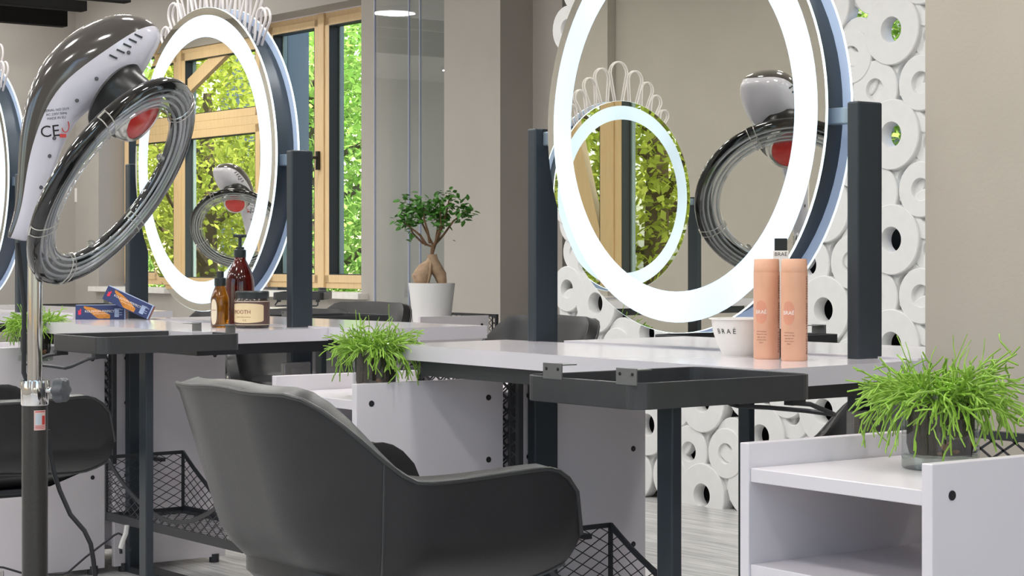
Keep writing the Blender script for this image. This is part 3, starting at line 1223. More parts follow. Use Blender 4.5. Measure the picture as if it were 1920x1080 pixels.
    for k in range(5):
        f = MB(Matrix.Translation((0, 0, FZ)) @ Matrix.Rotation(R(72 * k + 20), 4, 'Z'))
        f.tube([(0.02, 0, 0.075), (0.15, 0, 0.055), (0.28, 0, 0.022)], [0.022, 0.018, 0.014], 8)
        f.lathe([(0.0005, 0), (0.016, 0), (0.016, 0.02), (0.0005, 0.02)], 12, Matrix.Translation((0.27, 0, 0)))
        f.build('leg', m_chrome, t)
    return t


CH = R(-53.0)
ch0 = make_chair('black leather tub chair in the foreground, seen from behind')
ch0.location = (-0.238, 3.61, 0)
ch0.rotation_euler = (0, 0, CH)
dup(ch0, Vector((-1.47, 5.40, 0)), CH, 'black tub chair at the left edge behind the dryer pole')
lowc = dup(ch0, Vector((1.03, 5.54, 0)), CH + PI + R(8), 'black tub chair lowered beyond the right table, seen below its tray')
for o_ in [x for x in bpy.data.objects if x.parent == lowc]:
    if not o_.name.startswith(('leg', 'column')):
        o_.location.z -= 0.17
dup(ch0, Vector((-0.055, 7.15, 0)), CH + PI + R(10), 'black tub chair beside the distant white cabinet, behind the right table')
dup(ch0, Vector((-0.86, 9.35, 0)), R(150), 'dark chair in front of the glass partition, left of the bonsai pot')
dup(ch0, Vector((-1.60, 9.0, 0)), CH + PI, 'dark chair behind the hair dye boxes, under the left mirror')
dup(ch0, Vector((-0.9, 8.05, 0)), CH + PI + R(60), 'dark chair glimpsed under the left table by the radiator')


# ------------------------------------------------------------------ glass pots with trailing green stems
def make_plant(label, seed, rg, hg, spread, drop, spikes, n=200):
    rnd = random.Random(seed)
    t = thing('potted_rhipsalis', label, 'plant')
    g = MB()
    g.lathe([(rg, 0.022), (rg, hg), (rg - 0.002, hg + 0.0015), (rg - 0.004, hg)], 40)
    g.build('glass_pot', m_vase, t)
    b = MB()
    b.lathe([(0.0005, 0.0), (rg - 0.003, 0.0), (rg, 0.003), (rg, 0.021), (rg - 0.004, 0.023), (0.0005, 0.023)], 40)
    b.build('pot_base', m_vbase, t)
    s = MB()
    hs = hg * 0.8
    ri = rg - 0.008
    s.lathe([(0.0005, 0.024), (ri * 0.92, 0.024), (ri, 0.04), (ri, hs * 0.8), (ri * 0.96, hs), (0.0005, hs + 0.006)], 32)
    s.build('soil', m_soil, t)
    for k in range(5):
        p = MB()
        a = -PI / 2 + rnd.uniform(-0.6, 1.0)
        m = Matrix.Translation((math.cos(a) * (ri - 0.001), math.sin(a) * (ri - 0.001), 0.026 + rnd.random() * 0.02)) @ Matrix.Rotation(rnd.random() * 3, 4, 'Z') @ Matrix.Rotation(rnd.random(), 4, 'X')
        r = rnd.uniform(0.005, 0.009)
        p.lathe([(0.0003, -r * .6), (r * .8, -r * .35), (r, 0), (r * .75, r * .4), (0.0003, r * .6)], 8, m)
        p.build('pebble', m_stone, t)
    st = MB()

    def stem(p0, d0, L, sag, r, fork=2):
        pts = [Vector(p0)]
        d = Vector(d0).normalized()
        k = 6
        for i in range(k):
            d = d + Vector((rnd.gauss(0, .16), rnd.gauss(0, .16), -sag / k + rnd.gauss(0, .10)))
            d.normalize()
            pts.append(pts[-1] + d * (L / k))
        # keep the stem outside the glass below the rim
        for q in pts:
            rr_ = math.hypot(q.x, q.y)
            if q.z < hg + 0.004 and rr_ < rg + 0.004 and rr_ > 1e-4:
                if q.z > hg - 0.035 and rr_ < rg * 0.85:
                    continue
                k_ = (rg + 0.005) / rr_
                q.x *= k_
                q.y *= k_
        st.tube(pts, [r] * (len(pts) - 1) + [r * 0.8], 5)
        if fork:
            for _ in range(rnd.randint(1, fork)):
                i = rnd.randint(2, 5)
                dd = (pts[i + 1] - pts[i]).normalized()
                dd = dd + Vector((rnd.gauss(0, .55), rnd.gauss(0, .55), rnd.gauss(-.1, .4)))
                stem(pts[i], dd, rnd.uniform(.018, .036), sag * .5, r * .95, fork - 1 if rnd.random() < .5 else 0)
    for i in range(n):
        a = rnd.random() * 2 * PI
        q = rnd.random()
        if q < 0.34:            # upright dome over the soil
            r0 = rg * 0.8 * math.sqrt(rnd.random())
            el = rnd.uniform(0.5, 1.4)
            L = rnd.uniform(0.035, 0.065)
            sg = rnd.uniform(0.2, 0.8)
        elif q < 0.90:          # spreading over the rim
            r0 = rg * rnd.uniform(0.5, 0.85)
            el = rnd.uniform(0.1, 0.9)
            L = spread * rnd.uniform(0.6, 1.1)
            sg = rnd.uniform(0.3, 1.25)
        else:                   # hanging down the glass
            r0 = rg * rnd.uniform(0.6, 0.85)
            el = rnd.uniform(0.5, 0.9)
            L = spread * 0.5 + drop * rnd.uniform(0.5, 1.0)
            sg = rnd.uniform(2.4, 3.6)
        a2 = a + rnd.gauss(0, .4)
        p0 = (math.cos(a) * r0, math.sin(a) * r0, hg * 0.86)
        d = (math.cos(a2) * math.cos(el), math.sin(a2) * math.cos(el), math.sin(el))
        stem(p0, d, L, sg, rnd.uniform(0.0012, 0.0018))
    for i in range(spikes):
        a = rnd.random() * 2 * PI
        p0 = (math.cos(a) * rg * .5, math.sin(a) * rg * .5, hg * .85)
        d = (rnd.gauss(0, .25), rnd.gauss(0, .25), 1)
        stem(p0, d, rnd.uniform(0.07, 0.12), 0.1, 0.0009, 0)
    st.build('stems', m_grass, t)
    return t


plR = make_plant('largest grassy trailing plant in a glass pot, on the right foreground cabinet', 4, 0.062, 0.130, 0.112, 0.07, 14, 300)
plR.location = (0.694, 3.11, 0.66)
plM = make_plant('trailing grassy plant in a glass pot behind the black chair, beside the right table end', 9, 0.057, 0.132, 0.09, 0.07, 14, 230)
plM.location = (-0.333, 4.70, 0.66)
plL = make_plant('trailing grassy plant in a glass pot at the left edge behind the dryer pole', 17, 0.057, 0.132, 0.09, 0.06, 3, 200)
plL.location = (-1.578, 6.36, 0.66)


# ------------------------------------------------------------------ bonsai
def make_bonsai():
    rnd = random.Random(3)
    t = thing('bonsai_tree', 'small ficus bonsai in a white tapered pot on the distant cabinet', 'plant', (-0.42, 10.05, 0.66))
    p = MB()
    p.lathe([(0.0005, 0.0), (0.092, 0.0), (0.098, 0.006), (0.122, 0.205), (0.122, 0.21), (0.116, 0.21), (0.114, 0.185)], 40)
    p.build('pot', m_pot, t)
    s = MB()
    s.lathe([(0.114, 0.19), (0.1165, 0.203), (0.0005, 0.21)], 32)
    s.build('soil', mat('bonsai_soil', (96, 74, 58), 0.95, noise=0.4, scale=50, bump=0.6, bscale=120), t)
    tr = MB()
    tr.tube([(-0.05, -0.02, 0.205), (-0.055, -0.02, 0.24), (-0.035, -0.01, 0.28), (-0.008, 0, 0.315), (0.0, 0, 0.335)], [0.04, 0.05, 0.043, 0.026, 0.024], 14)
    tr.tube([(0.055, 0, 0.205), (0.045, 0, 0.25), (0.02, 0, 0.29), (0.004, 0, 0.33), (0.002, 0, 0.36)], [0.024, 0.033, 0.034, 0.029, 0.024], 14)
    tr.tube([(-0.02, -0.045, 0.207), (-0.012, -0.045, 0.25), (-0.006, -0.03, 0.30), (0, -0.012, 0.33)], [0.008, 0.008, 0.009, 0.009], 8)
    tr.build('trunk', m_bark, t)
    br = MB()
    ends = []
    L = [[(0, 0, .35), (0.0, 0, .40), (-.05, .0, .42), (-.10, 0, .47), (-.13, -.01, .55), (-.135, 0, .60)],
         [(0, 0, .35), (.01, 0, .40), (-.01, 0, .44), (-.05, .02, .52), (-.07, .02, .60), (-.09, 0, .645)],
         [(0, 0, .36), (.02, .01, .42), (.03, .02, .50), (.02, .03, .57), (.0, .02, .62)],
         [(0, 0, .36), (.015, 0, .41), (.06, 0, .46), (.11, .0, .53), (.16, .01, .575), (.185, .01, .59)],
         [(.02, 0, .42), (.05, -.02, .49), (.075, -.02, .57), (.09, -.01, .64), (.10, 0, .665)],
         [(-.03, 0, .41), (-.06, -.03, .46), (-.11, -.04, .50), (-.155, -.03, .535)],
         [(.01, 0, .40), (.03, -.04, .45), (.05, -.05, .52), (.045, -.05, .585)],
         [(-.01, 0, .42), (-.02, -.03, .48), (-.04, -.04, .55), (-.035, -.03, .60)]]
    for q in L:
        k = len(q)
        br.tube(q, [0.0085 - 0.0062 * i / (k - 1) for i in range(k)], 7)
        for i in range(2, k):
            ends.append(Vector(q[i]))
    br.build('branches', m_bark2, t)
    lf = MB()

    def leaf(p, d, up, L, wd):
        d = d.normalized()
        s = d.cross(up)
        if s.length < 1e-3:
            s = d.orthogonal()
        s.normalize()
        nn = s.cross(d)
        pts = [p, p + d * L * .3 + s * wd + nn * .002, p + d * L * .7 + s * wd * .8, p + d * L - nn * .004, p + d * L * .7 - s * wd * .8, p + d * L * .3 - s * wd + nn * .002]
        mid = [p + d * L * .3 - nn * .003, p + d * L * .7 - nn * .003]
        v = pts + mid
        lf.add(v, [(0, 1, 6), (0, 6, 5), (1, 2, 7, 6), (6, 7, 4, 5), (2, 3, 7), (7, 3, 4)], 0, True)
    tips = [(Vector(q[-1]), 26) for q in L] + [(Vector(q[-2]), 16) for q in L] + [(Vector((x, 0, z)), 9) for (x, z) in ((-.05, .6), (.03, .60), (.06, .55), (.13, .6), (.01, .55), (.1, .56), (-.1, .6), (-.12, .52), (-.07, .55), (.02, .56), (.07, .61))]
    for (c, k) in tips:
        for i in range(k):
            p = c + Vector((rnd.gauss(0, .026), rnd.gauss(0, .026), rnd.gauss(0, .022)))
            d = Vector((rnd.gauss(0, 1), rnd.gauss(0, 1), rnd.gauss(-.1, .6)))
            leaf(p, d, Vector((rnd.gauss(0, .5), rnd.gauss(0, .5), 1)), rnd.uniform(.030, .046), rnd.uniform(.009, .0135))
    leaf(Vector((.11, -.02, .435)), Vector((1, 0, -.3)), Vector((0, 0, 1)), .02, .008)
    lf.build('leaves', m_leaf, t)
    return t


make_bonsai()


# ------------------------------------------------------------------ bottles, bowl, boxes on the tables
def wrap(r, c0=-PI / 2):
    def fn(p):
        a = c0 + p.x / r
        return Vector((r * math.cos(a), r * math.sin(a), p.y))
    return fn


def face_cam(p):
    """angle of the -y side turned towards the camera from plan point p"""
    return math.atan2(p[1], p[0]) - PI / 2


def lettering(parent, s, size, r, z, ang, m, name='lettering'):
    mb = text_mb(s, size, Matrix.Translation((0, 0, z)), wrap(r + 0.0004, -PI / 2 + ang))
    return mb.build(name, m, parent)


def wrap_patch(mb, r, a0, a1, z0, z1, n=10, mi=0):
    vs = []
    for i in range(n + 1):
        a = -PI / 2 + a0 + (a1 - a0) * i / n
        vs += [(r * math.cos(a), r * math.sin(a), z0), (r * math.cos(a), r * math.sin(a), z1)]
    mb.add(vs, [(2 * i, 2 * i + 2, 2 * i + 3, 2 * i + 1) for i in range(n)], mi, True)


def wrap_ellipse(mb, r, ac, wd, zc, hz, n=28):
    m = 6
    vs = []
    for k in range(m + 1):
        f = max(k / m, 0.001)
        for i in range(n):
            t_ = 2 * PI * i / n
            c_, s_ = math.cos(t_), math.sin(t_)
            x = f * math.copysign(abs(c_) ** 0.8, c_) * wd
            a = -PI / 2 + ac + x / r
            vs.append((r * math.cos(a), r * math.sin(a), zc + f * math.copysign(abs(s_) ** 0.8, s_) * hz))
    mb.add(vs, [(k * n + i, k * n + (i + 1) % n, (k + 1) * n + (i + 1) % n, (k + 1) * n + i) for k in range(m) for i in range(n)], 0, True)


def shampoo(label, loc):
    t = thing('shampoo_bottle', label, 'bottle', (loc[0], loc[1], TT), face_cam(loc))
    r = 0.0272
    b = MB()
    b.lathe([(0.0005, 0), (r - 0.002, 0), (r, 0.003), (r, 0.181)], 36)
    b.build('body', m_peach, t)
    c = MB()
    c.lathe([(r - 0.0008, 0.1805), (r - 0.0005, 0.1818), (r - 0.0012, 0.2065), (r - 0.0028, 0.2085), (0.0005, 0.2088)], 36)
    c.build('cap', m_peach, t)
    p = MB()
    wrap_ellipse(p, r + 0.0002, -0.45, 0.013, 0.098, 0.024)
    p.build('printed_flower', m_peach2, t)
    lettering(t, 'BRAÉ', 0.011, r, 0.098, -0.45, m_inkw)
    for i, s in enumerate(('revival shampoo', 'shampoo for hair', 'repairing care', 'reconstruction', '250ml')):
        lettering(t, s, 0.0036, r, 0.058 - i * 0.0058, -0.42, m_inkbr, 'small_print')
    q = MB()
    rnd = random.Random(2)
    z = 0.014
    while z < 0.172:
        for k in range(3):
            a = 1.05 + k * 0.11
            wrap_patch(q, r + 0.0003, a, a + 0.06, z, z + rnd.uniform(0.001, 0.004), 2)
        z += 0.005
        if abs(z - 0.06) < 0.004 or abs(z - 0.12) < 0.004:
            z += 0.006
    q.build('side_print', m_inkbr, t)
    return t


shampoo('left of the two tall peach shampoo bottles, against the white bowl', (0.531, 4.005))
shampoo('right of the two tall peach shampoo bottles on the right table', (0.5785, 3.935))


def make_bowl():
    loc = (0.492, 4.135)
    t = thing('mixing_bowl', 'white tint mixing bowl with BRAÉ lettering behind the peach bottles', 'bowl', (loc[0], loc[1], TT), face_cam(loc))
    b = MB()
    b.lathe([(0.0005, 0.004), (0.034, 0.004), (0.034, 0.0), (0.038, 0.0), (0.042, 0.01), (0.052, 0.03), (0.0595, 0.055), (0.0625, 0.077), (0.068, 0.079), (0.068, 0.081), (0.061, 0.081), (0.057, 0.055), (0.049, 0.031), (0.038, 0.012), (0.0005, 0.010)], 48)
    b.build('bowl', m_bowl, t)
    r = 0.0605

    def fn(p):
        a = -PI / 2 - 0.55 + p.x / r
        z = 0.0535 + p.y
        rr_ = 0.0525 + (z - 0.03) * 0.3 + 0.0004
        return Vector((rr_ * math.cos(a), rr_ * math.sin(a), z))
    text_mb('B R A É', 0.015, Matrix.Identity(4), fn).build('lettering', m_ink, t)


make_bowl()

loc = (0.572, 4.085)
t = thing('comb_pack', 'slim black pack with white BRAÉ band standing behind the peach bottles', 'box', (loc[0], loc[1], TT), face_cam(loc))
b = MB()
b.bx(-0.0135, 0.0135, -0.008, 0.008, 0.0, 0.252)
b.build('pack', m_dark, t, bevel=0.001)
b = MB()
b.bx(-0.0165, 0.0165, -0.0095, 0.0095, 0.06, 0.226)
b.build('label_band', m_bowl, t, bevel=0.0008)
text_mb('BRAÉ', 0.0115, Matrix.Translation((0, -0.0098, 0.218)) @ Matrix.Rotation(R(90), 4, 'X')).build('lettering', m_ink, t)

# pump bottle
loc = (-0.84, 5.93)
t = thing('pump_bottle', 'dark red glass pump bottle behind the amber bottle and brown jar', 'bottle', (loc[0], loc[1], TT), face_cam(loc))
b = MB()
r = 0.0445
b.lathe([(0.0005, 0), (r - 0.004, 0), (r, 0.005), (r, 0.125), (r - 0.002, 0.145), (r - 0.008, 0.168), (0.026, 0.19), (0.0185, 0.204), (0.017, 0.215), (0.0005, 0.215)], 40)
b.build('body', m_redgl, t)
b = MB()
b.lathe([(0.018, 0.212), (0.0185, 0.213), (0.0185, 0.235), (0.013, 0.238), (0.013, 0.244), (0.0055, 0.245), (0.0055, 0.275), (0.0005, 0.275)], 24)
b.build('pump_collar', m_cap, t)
b = MB()
b.lathe([(0.0005, 0.273), (0.012, 0.273), (0.0135, 0.277), (0.012, 0.283), (0.0005, 0.284)], 20)
b.bx(-0.021, 0.0, -0.006, 0.006, 0.274, 0.283)
b.bx(0.0, 0.020, -0.006, 0.006, 0.274, 0.283)
b.build('pump_head', m_cap, t, bevel=0.001)

# amber oil bottle
loc = (-0.883, 5.81)
t = thing('oil_bottle', 'small amber oil bottle with oval cream label, left of the jar', 'bottle', (loc[0], loc[1], TT), face_cam(loc))
b = MB()
r = 0.0285
b.lathe([(0.0005, 0), (r - 0.003, 0), (r, 0.004), (r, 0.085), (r - 0.003, 0.098), (0.018, 0.118), (0.0145, 0.128), (0.0005, 0.128)], 36)
b.build('body', m_amber, t)
b = MB()
b.lathe([(0.017, 0.126), (0.0175, 0.127), (0.0175, 0.15), (0.011, 0.152), (0.011, 0.170), (0.0005, 0.171)], 24)
b.build('cap', m_cap, t)
p = MB()
wrap_ellipse(p, r + 0.0003, -0.75, 0.0135, 0.048, 0.042)
p.build('label_border', m_brown, t)
p = MB()
wrap_ellipse(p, r + 0.0006, -0.75, 0.0118, 0.048, 0.0385)
p.build('label', m_cream2, t)
lettering(t, 'THERAPY', 0.0048, r + 0.0006, 0.053, -0.75, m_inkbr)

# jar
loc = (-0.783, 5.785)
t = thing('cosmetic_jar', 'squat brown jar with cream SMOOTH label on the left table', 'jar', (loc[0], loc[1], TT), face_cam(loc))
r = 0.0525
b = MB()
b.lathe([(0.0005, 0), (r - 0.004, 0), (r, 0.004), (r, 0.084), (r - 0.004, 0.09), (0.0005, 0.09)], 44)
b.build('body', mat('jar_dark_glass', (58, 48, 46), 0.15, coat=0.5), t)
b = MB()
b.lathe([(r - 0.003, 0.088), (r - 0.0015, 0.09), (r - 0.0015, 0.108), (r - 0.004, 0.111), (0.0005, 0.111)], 44)
b.build('lid', m_cap, t)
p = MB()
wrap_patch(p, r + 0.0003, -1.7, 1.75, 0.009, 0.082, 40)
p.build('label_band', m_brown, t)
p = MB()
for z in (0.0098, 0.0795):
    wrap_patch(p, r + 0.0005, -1.7, 1.75, z, z + 0.0016, 40)
p.build('label_line', m_cream2, t)
p = MB()
n = 26
pts = []
for i in range(n + 1):
    a = -1.65 + (2.35) * i / n
    q = abs(2 * i / n - 1)
    h = 0.0295 - 0.005 * q ** 2 - (0.003 if i in (0, n) else 0)
    pts.append((a, h))
vs = []
for (a, h) in pts:
    x, y = (r + 0.0006) * math.cos(-PI / 2 + a), (r + 0.0006) * math.sin(-PI / 2 + a)
    vs += [(x, y, 0.0455 - h), (x, y, 0.0455 + h)]
p.add(vs, [(2 * i, 2 * i + 2, 2 * i + 3, 2 * i + 1) for i in range(n)], 0, True)
p.build('label', m_cream, t)
lettering(t, 'SMOOTH', 0.0165, r + 0.0008, 0.0485, -0.72, m_inkbr)
lettering(t, 'moisture balance intense', 0.005, r + 0.0008, 0.034, -0.55, m_inkbr, 'small_print')
lettering(t, 'C E', 0.007, r + 0.0008, 0.024, -0.45, m_inkbr, 'small_print')


# hair dye boxes
def dye_box(label, loc, rot):
    t = thing('hair_dye_box', label, 'box', loc)
    t.rotation_euler = rot
    L, D, H = 0.170, 0.042, 0.049
    b = MB()
    b.bx(-L / 2, L / 2, -D / 2, D / 2, 0, H)
    b.build('carton', m_navy, t, bevel=0.0006)
    e = MB()
    e.bx(L / 2 - 0.001, L / 2 + 0.0004, -D / 2 + 0.0008, D / 2 - 0.0008, 0.0008, H - 0.0008)
    e.build('end_flap', m_terra, t)
    e = MB()
    e.bx(L / 2 - 0.006, L / 2 - 0.0015, -D / 2 - 0.0003, -D / 2 + 0.001, 0.0005, H - 0.0005)
    e.bx(-L / 2 + 0.001, L / 2 - 0.001, -D / 2 + 0.001, D / 2 - 0.001, H - 0.001, H + 0.0003)
    e.build('pale_edge', m_pale, t)
    y = -D / 2 - 0.0004
    g = MB()
    top, bot = [], []
    for i in range(17):
        f = i / 16
        x = -L / 2 + 0.028 + 0.088 * f
        top.append((x, y, 0.046 - 0.018 * f * f - 0.012 * f))
        bot.append((x, y, 0.040 - 0.036 * min(1, f * 1.9) if f < 0.55 else 0.003))
    g.add(top + bot, [(17 + i, 17 + i + 1, i + 1, i) for i in range(16)])
    g.build('printed_hair', m_orange, t)
    m = Matrix.Translation((0, y - 0.0003, 0)) @ Matrix.Rotation(R(90), 4, 'X')
    text_mb('KOLESTON PERFECT', 0.0107, Matrix.Translation((-0.004, 0, 0.0275)) @ m).build('lettering', m_inkw, t)
    text_mb('permanent colour cream', 0.0048, Matrix.Translation((0.0, 0, 0.0195)) @ m).build('small_print', m_inkw, t)
    k = MB()
    x0 = L / 2 - 0.039
    k.bx(x0, x0 + 0.015, y - 0.0002, y + 0.0002, 0.008, 0.038)
    for (z, ln) in ((0.033, 0.028), (0.022, 0.025), (0.015, 0.026), (0.036, 0.02)):
        k.bx(x0, x0 + ln, y - 0.0002, y + 0.0002, z, z + 0.002)
    k.build('info_panel', m_pale, t)
    k = MB(Matrix.Translation((-L / 2 + 0.014, y, 0.026)))
    k.add([(0, 0, -.011), (.006, 0, -.006), (.004, 0, .0), (.006, 0, .006), (.003, 0, .012), (-.001, 0, .004), (-.006, 0, .005), (-.004, 0, -.002), (-.006, 0, -.008)],
          [(0, 1, 2, 8), (2, 3, 4, 5), (2, 5, 6, 7), (2, 7, 8)])
    k.build('printed_mark', m_pinkred, t)
    return t


dye_box('blue and orange hair dye box lying flat on the left table', (-1.412, 6.60, TT), (0, 0, R(8)))
a = R(25)
dye_box('blue and orange hair dye box tilted against the flat one', (-1.318, 6.555, TT + 0.0362), (0, a, R(4)))


# ------------------------------------------------------------------ hood dryer on a stand
def make_dryer(label):
    PX, PY = -1.065, 4.285
    t = thing('hood_dryer', label, 'hair dryer', (PX, PY, 0))
    hd_ = Vector((0.94, 0.34, 0)).normalized()
    lat = Vector((-0.34, 0.94, 0)).normalized()
    P0 = Vector((PX, PY, 0))

    def arm(u, v):
        q = (u - 960) / F
        d = (-PX + PY * q) / (hd_.x - hd_.y * q)
        Y = PY + hd_.y * d
        return Vector((PX + hd_.x * d, Y, CAM_Z + (HZ - v) / F * Y)) - P0

    secs = [((12, 446), (54, 456), 0.016), ((22, 415), (66, 435), 0.022), ((32, 372), (82, 400), 0.026), ((34, 300), (97, 336), 0.031), ((39, 226), (118, 272), 0.038),
            ((60, 142), (150, 214), 0.052), ((108, 78), (198, 197), 0.075), ((168, 39), (256, 162), 0.088), ((228, 23), (278, 120), 0.084), ((272, 36), (299, 84), 0.06), ((292, 50), (301, 66), 0.02)]
    A = [arm(*s[0]) for s in secs]
    B = [arm(*s[1]) for s in secs]
    TH = [s[2] for s in secs]
    nphi = 12

    def surf(i, phi, f=0.0):
        """section i blended to i+1 by f; phi 0 = outer ridge, pi = inner edge, +: away from camera"""
        j = min(i + 1, len(secs) - 1)
        a = A[i].lerp(A[j], f)
        b = B[i].lerp(B[j], f)
        th = TH[i] + (TH[j] - TH[i]) * f
        c = (a + b) / 2
        h = (a - b) / 2
        cs, sn = math.cos(phi), math.sin(phi)
        return c + h * cs + lat * (th * math.copysign(abs(sn) ** 0.8, sn))

    def loft(p0, p1, name, m):
        mb = MB()
        k = nphi
        vs = [surf(i, p0(i) + (p1(i) - p0(i)) * j / k) for i in range(len(secs)) for j in range(k + 1)]
        fs = [(i * (k + 1) + j, i * (k + 1) + j + 1, (i + 1) * (k + 1) + j + 1, (i + 1) * (k + 1) + j) for i in range(len(secs) - 1) for j in range(k)]
        fs.append(tuple(range(k + 1)))
        fs.append(tuple(reversed([(len(secs) - 1) * (k + 1) + j for j in range(k + 1)])))
        mb.add(vs, fs, 0, True)
        return mb.build(name, m, t, sub=2, weld=True)
    SPL = [R(x) for x in (48, 50, 52, 58, 72, 80, 82, 80, 78, 70, 60)]
    shell_o = loft(lambda i: -SPL[i], lambda i: SPL[i], 'top_shell', m_hood_b)
    hood_o = loft(lambda i: SPL[i], lambda i: 2 * PI - SPL[i], 'hood_body', m_hood_w)
    bpy.context.view_layer.update()
    dg_ = bpy.context.evaluated_depsgraph_get()
    from mathutils.bvhtree import BVHTree
    trees_ = [BVHTree.FromObject(x, dg_) for x in (hood_o, shell_o)]

    def drape(p, lift=0.0007):
        best = None
        for tr_ in trees_:
            h = tr_.ray_cast(Vector(p) - lat * 0.25, lat)
            if h[0] is not None and (best is None or h[3] < best[1]):
                best = (h[0], h[3])
        return best[0] - lat * lift if best else Vector(p)

    def drape_mb(mb):
        mb.v = [tuple(drape(q)) for q in mb.v]
        return mb
    # vents, screw holes and markings on the camera side (phi between pi and 3/2 pi)
    for (i, f, ph) in ((6, 0.78, 266), (7, 0.03, 267), (7, 0.35, 268), (7, 0.62, 269), (7, 0.9, 270)):
        p = drape(surf(i, R(ph), f))
        q = (hd_ * 0.92 - Vector((0, 0, 0.38))) * 0.0095
        vt = MB()
        vt.bar(p - q, p + q, 0.0035, 0.004, up=lat)
        vt.build('vent_slot', m_dark, t)
    for (i, f, ph) in ((6, 0.1, 252), (5, 0.2, 238), (4, 0.0, 240), (3, 0.5, 240), (2, 0.6, 245), (1, 0.6, 240), (7, 0.25, 258)):
        p = drape(surf(i, R(ph), f))
        hl = MB()
        hl.lathe([(0.0045, 0), (0.0035, 0.001), (0.0005, 0.001)], 12, frame_m(p, hd_, (0, 0, 1)))
        hl.build('screw_hole', m_knob, t)
    p = arm(90, 249)
    tx = (hd_ * 0.97 + Vector((0, 0, 0.12))).normalized()
    drape_mb(text_mb('CE', 0.036, frame_m(p, tx, Vector((0, 0, 1))))).build('ce_mark', m_ink, t)
    p = arm(112, 219)
    for k, s in enumerate(('SERIAL NO 2019', 'AC 230V 50Hz', 'MADE IN EU')):
        drape_mb(text_mb(s, 0.0075, frame_m(p + Vector((0, 0, 0.012 - 0.009 * k)) + hd_ * (-0.012), tx, Vector((0, 0, 1))))).build('rating_print', m_ink, t)
    p = drape(arm(119, 238))
    rg_ = MB()
    rg_.tube([p + hd_ * (0.008 * math.cos(a_)) + Vector((0, 0, 0.014 * math.sin(a_))) for a_ in [2 * PI * i / 16 for i in range(16)]], 0.0012, 5, closed=True)
    rg_.bar(p - hd_ * 0.012 - Vector((0, 0, 0.022)), p + hd_ * 0.002 - Vector((0, 0, 0.022)), 0.002, 0.008)
    rg_.build('warning_mark', m_stickred, t)
    # ring
    N = Vector((0.811, -0.209, -0.548)).normalized()
    Wv = Vector((0, 0, 1))
    Wv = (Wv - N * Wv.dot(N)).normalized()
    Pv = N.cross(Wv)
    RC = at(213, 341, 4.30) - P0
    RM = Matrix((Pv, Wv, N)).transposed().to_4x4()
    RM.translation = RC
    r0, dr, dh = 0.234, 0.038, 0.023

    def arc(a0, a1, n, k=1.0):
        return [(r0 + dr * k * math.cos(R(a0 + (a1 - a0) * i / n)), dh * k * math.sin(R(a0 + (a1 - a0) * i / n))) for i in range(n + 1)]
    b = MB()
    b.lathe(arc(-110, 50, 12), 72, RM)
    b.lathe(arc(-110, 50, 12, 0.95), 72, RM)
    b.build('ring_shell', m_blackpl, t)
    b = MB()
    b.lathe(arc(50, 250, 16), 72, RM)
    b.build('ring_cover', m_clear, t)
    for k, (rr_, hh) in enumerate(((0.206, 0.004), (0.219, 0.009), (0.233, 0.010), (0.247, 0.009), (0.259, 0.004))):
        b = MB()
        b.tube([RM @ Vector((rr_ * math.cos(2 * PI * i / 64), rr_ * math.sin(2 * PI * i / 64), hh)) for i in range(64)], 0.003, 8, closed=True)
        b.build('heating_coil', m_coil, t)
    for ang in (35, 118, 205, 268, 330):
        b = MB()
        for da in (-2.2, 2.2):
            a_ = R(ang + da)
            pts = []
            for (rr_, hh) in arc(-12, 190, 12, 1.03):
                pts.append(RM @ Vector((rr_ * math.cos(a_), rr_ * math.sin(a_), hh)))
            b.tube(pts, 0.0014, 5)
        for (aa) in (-10, 188):
            a_ = R(ang)
            rr_, hh = r0 + dr * 1.05 * math.cos(R(aa)), dh * 1.05 * math.sin(R(aa))
            b.tube([RM @ Vector((rr_ * math.cos(a_ + d_), rr_ * math.sin(a_ + d_), hh)) for d_ in (-.045, 0, .045)], 0.0025, 6)
        b.build('wire_clip', m_clip, t)
    for ang in (78, 160, 240, 300):
        b = MB()
        a_ = R(ang)
        c_ = RM @ Vector(((r0 - dr * .93) * math.cos(a_), (r0 - dr * .93) * math.sin(a_), -0.012))
        b.lathe([(0.0095, -0.003), (0.0095, 0.003), (0.007, 0.005), (0.0005, 0.005)], 16, frame_m(c_, N.cross((c_ - RC).normalized()), N))
        b.build('ring_screw', m_clip, t)
    # hub
    HC = RC + Wv * 0.160 - N * 0.072
    HM = RM.copy()
    HM.translation = HC
    b = MB()
    b.lathe([(0.05, -0.036), (0.084, -0.033), (0.089, -0.026), (0.078, -0.014), (0.074, 0.025), (0.068, 0.036), (0.0005, 0.036)], 48, HM)
    b.build('hub', m_dark, t)
    for k in range(14):
        pass
    b = MB()
    for k in range(26):
        a_ = 2 * PI * k / 26
        b.bar(HM @ Vector((0.0752 * math.cos(a_), 0.0752 * math.sin(a_), -0.012)), HM @ Vector((0.0725 * math.cos(a_), 0.0725 * math.sin(a_), 0.022)), 0.004, 0.003, up=N)
    b.build('hub_ribs', m_blackpl, t)
    b = MB()
    b.lathe([(0.072, 0.034), (0.068, 0.05), (0.062, 0.058), (0.056, 0.056)], 40, HM)
    b.build('lamp_rim', m_clip, t)
    b = MB()
    b.lathe([(0.058, 0.054), (0.04, 0.064), (0.0005, 0.068)], 40, HM)
    b.build('red_lamp', m_red, t)
    # pole
    ztop_ = (arm(60, 452)).z
    zc0, zc1 = at(0, 757, PY).z, at(0, 716, PY).z
    b = MB()
    b.lathe([(0.0165, zc0 - 0.05), (0.0165, ztop_ + 0.03), (0.0005, ztop_ + 0.03)], 28)
    b.build('chrome_tube', m_chrome, t)
    b = MB()
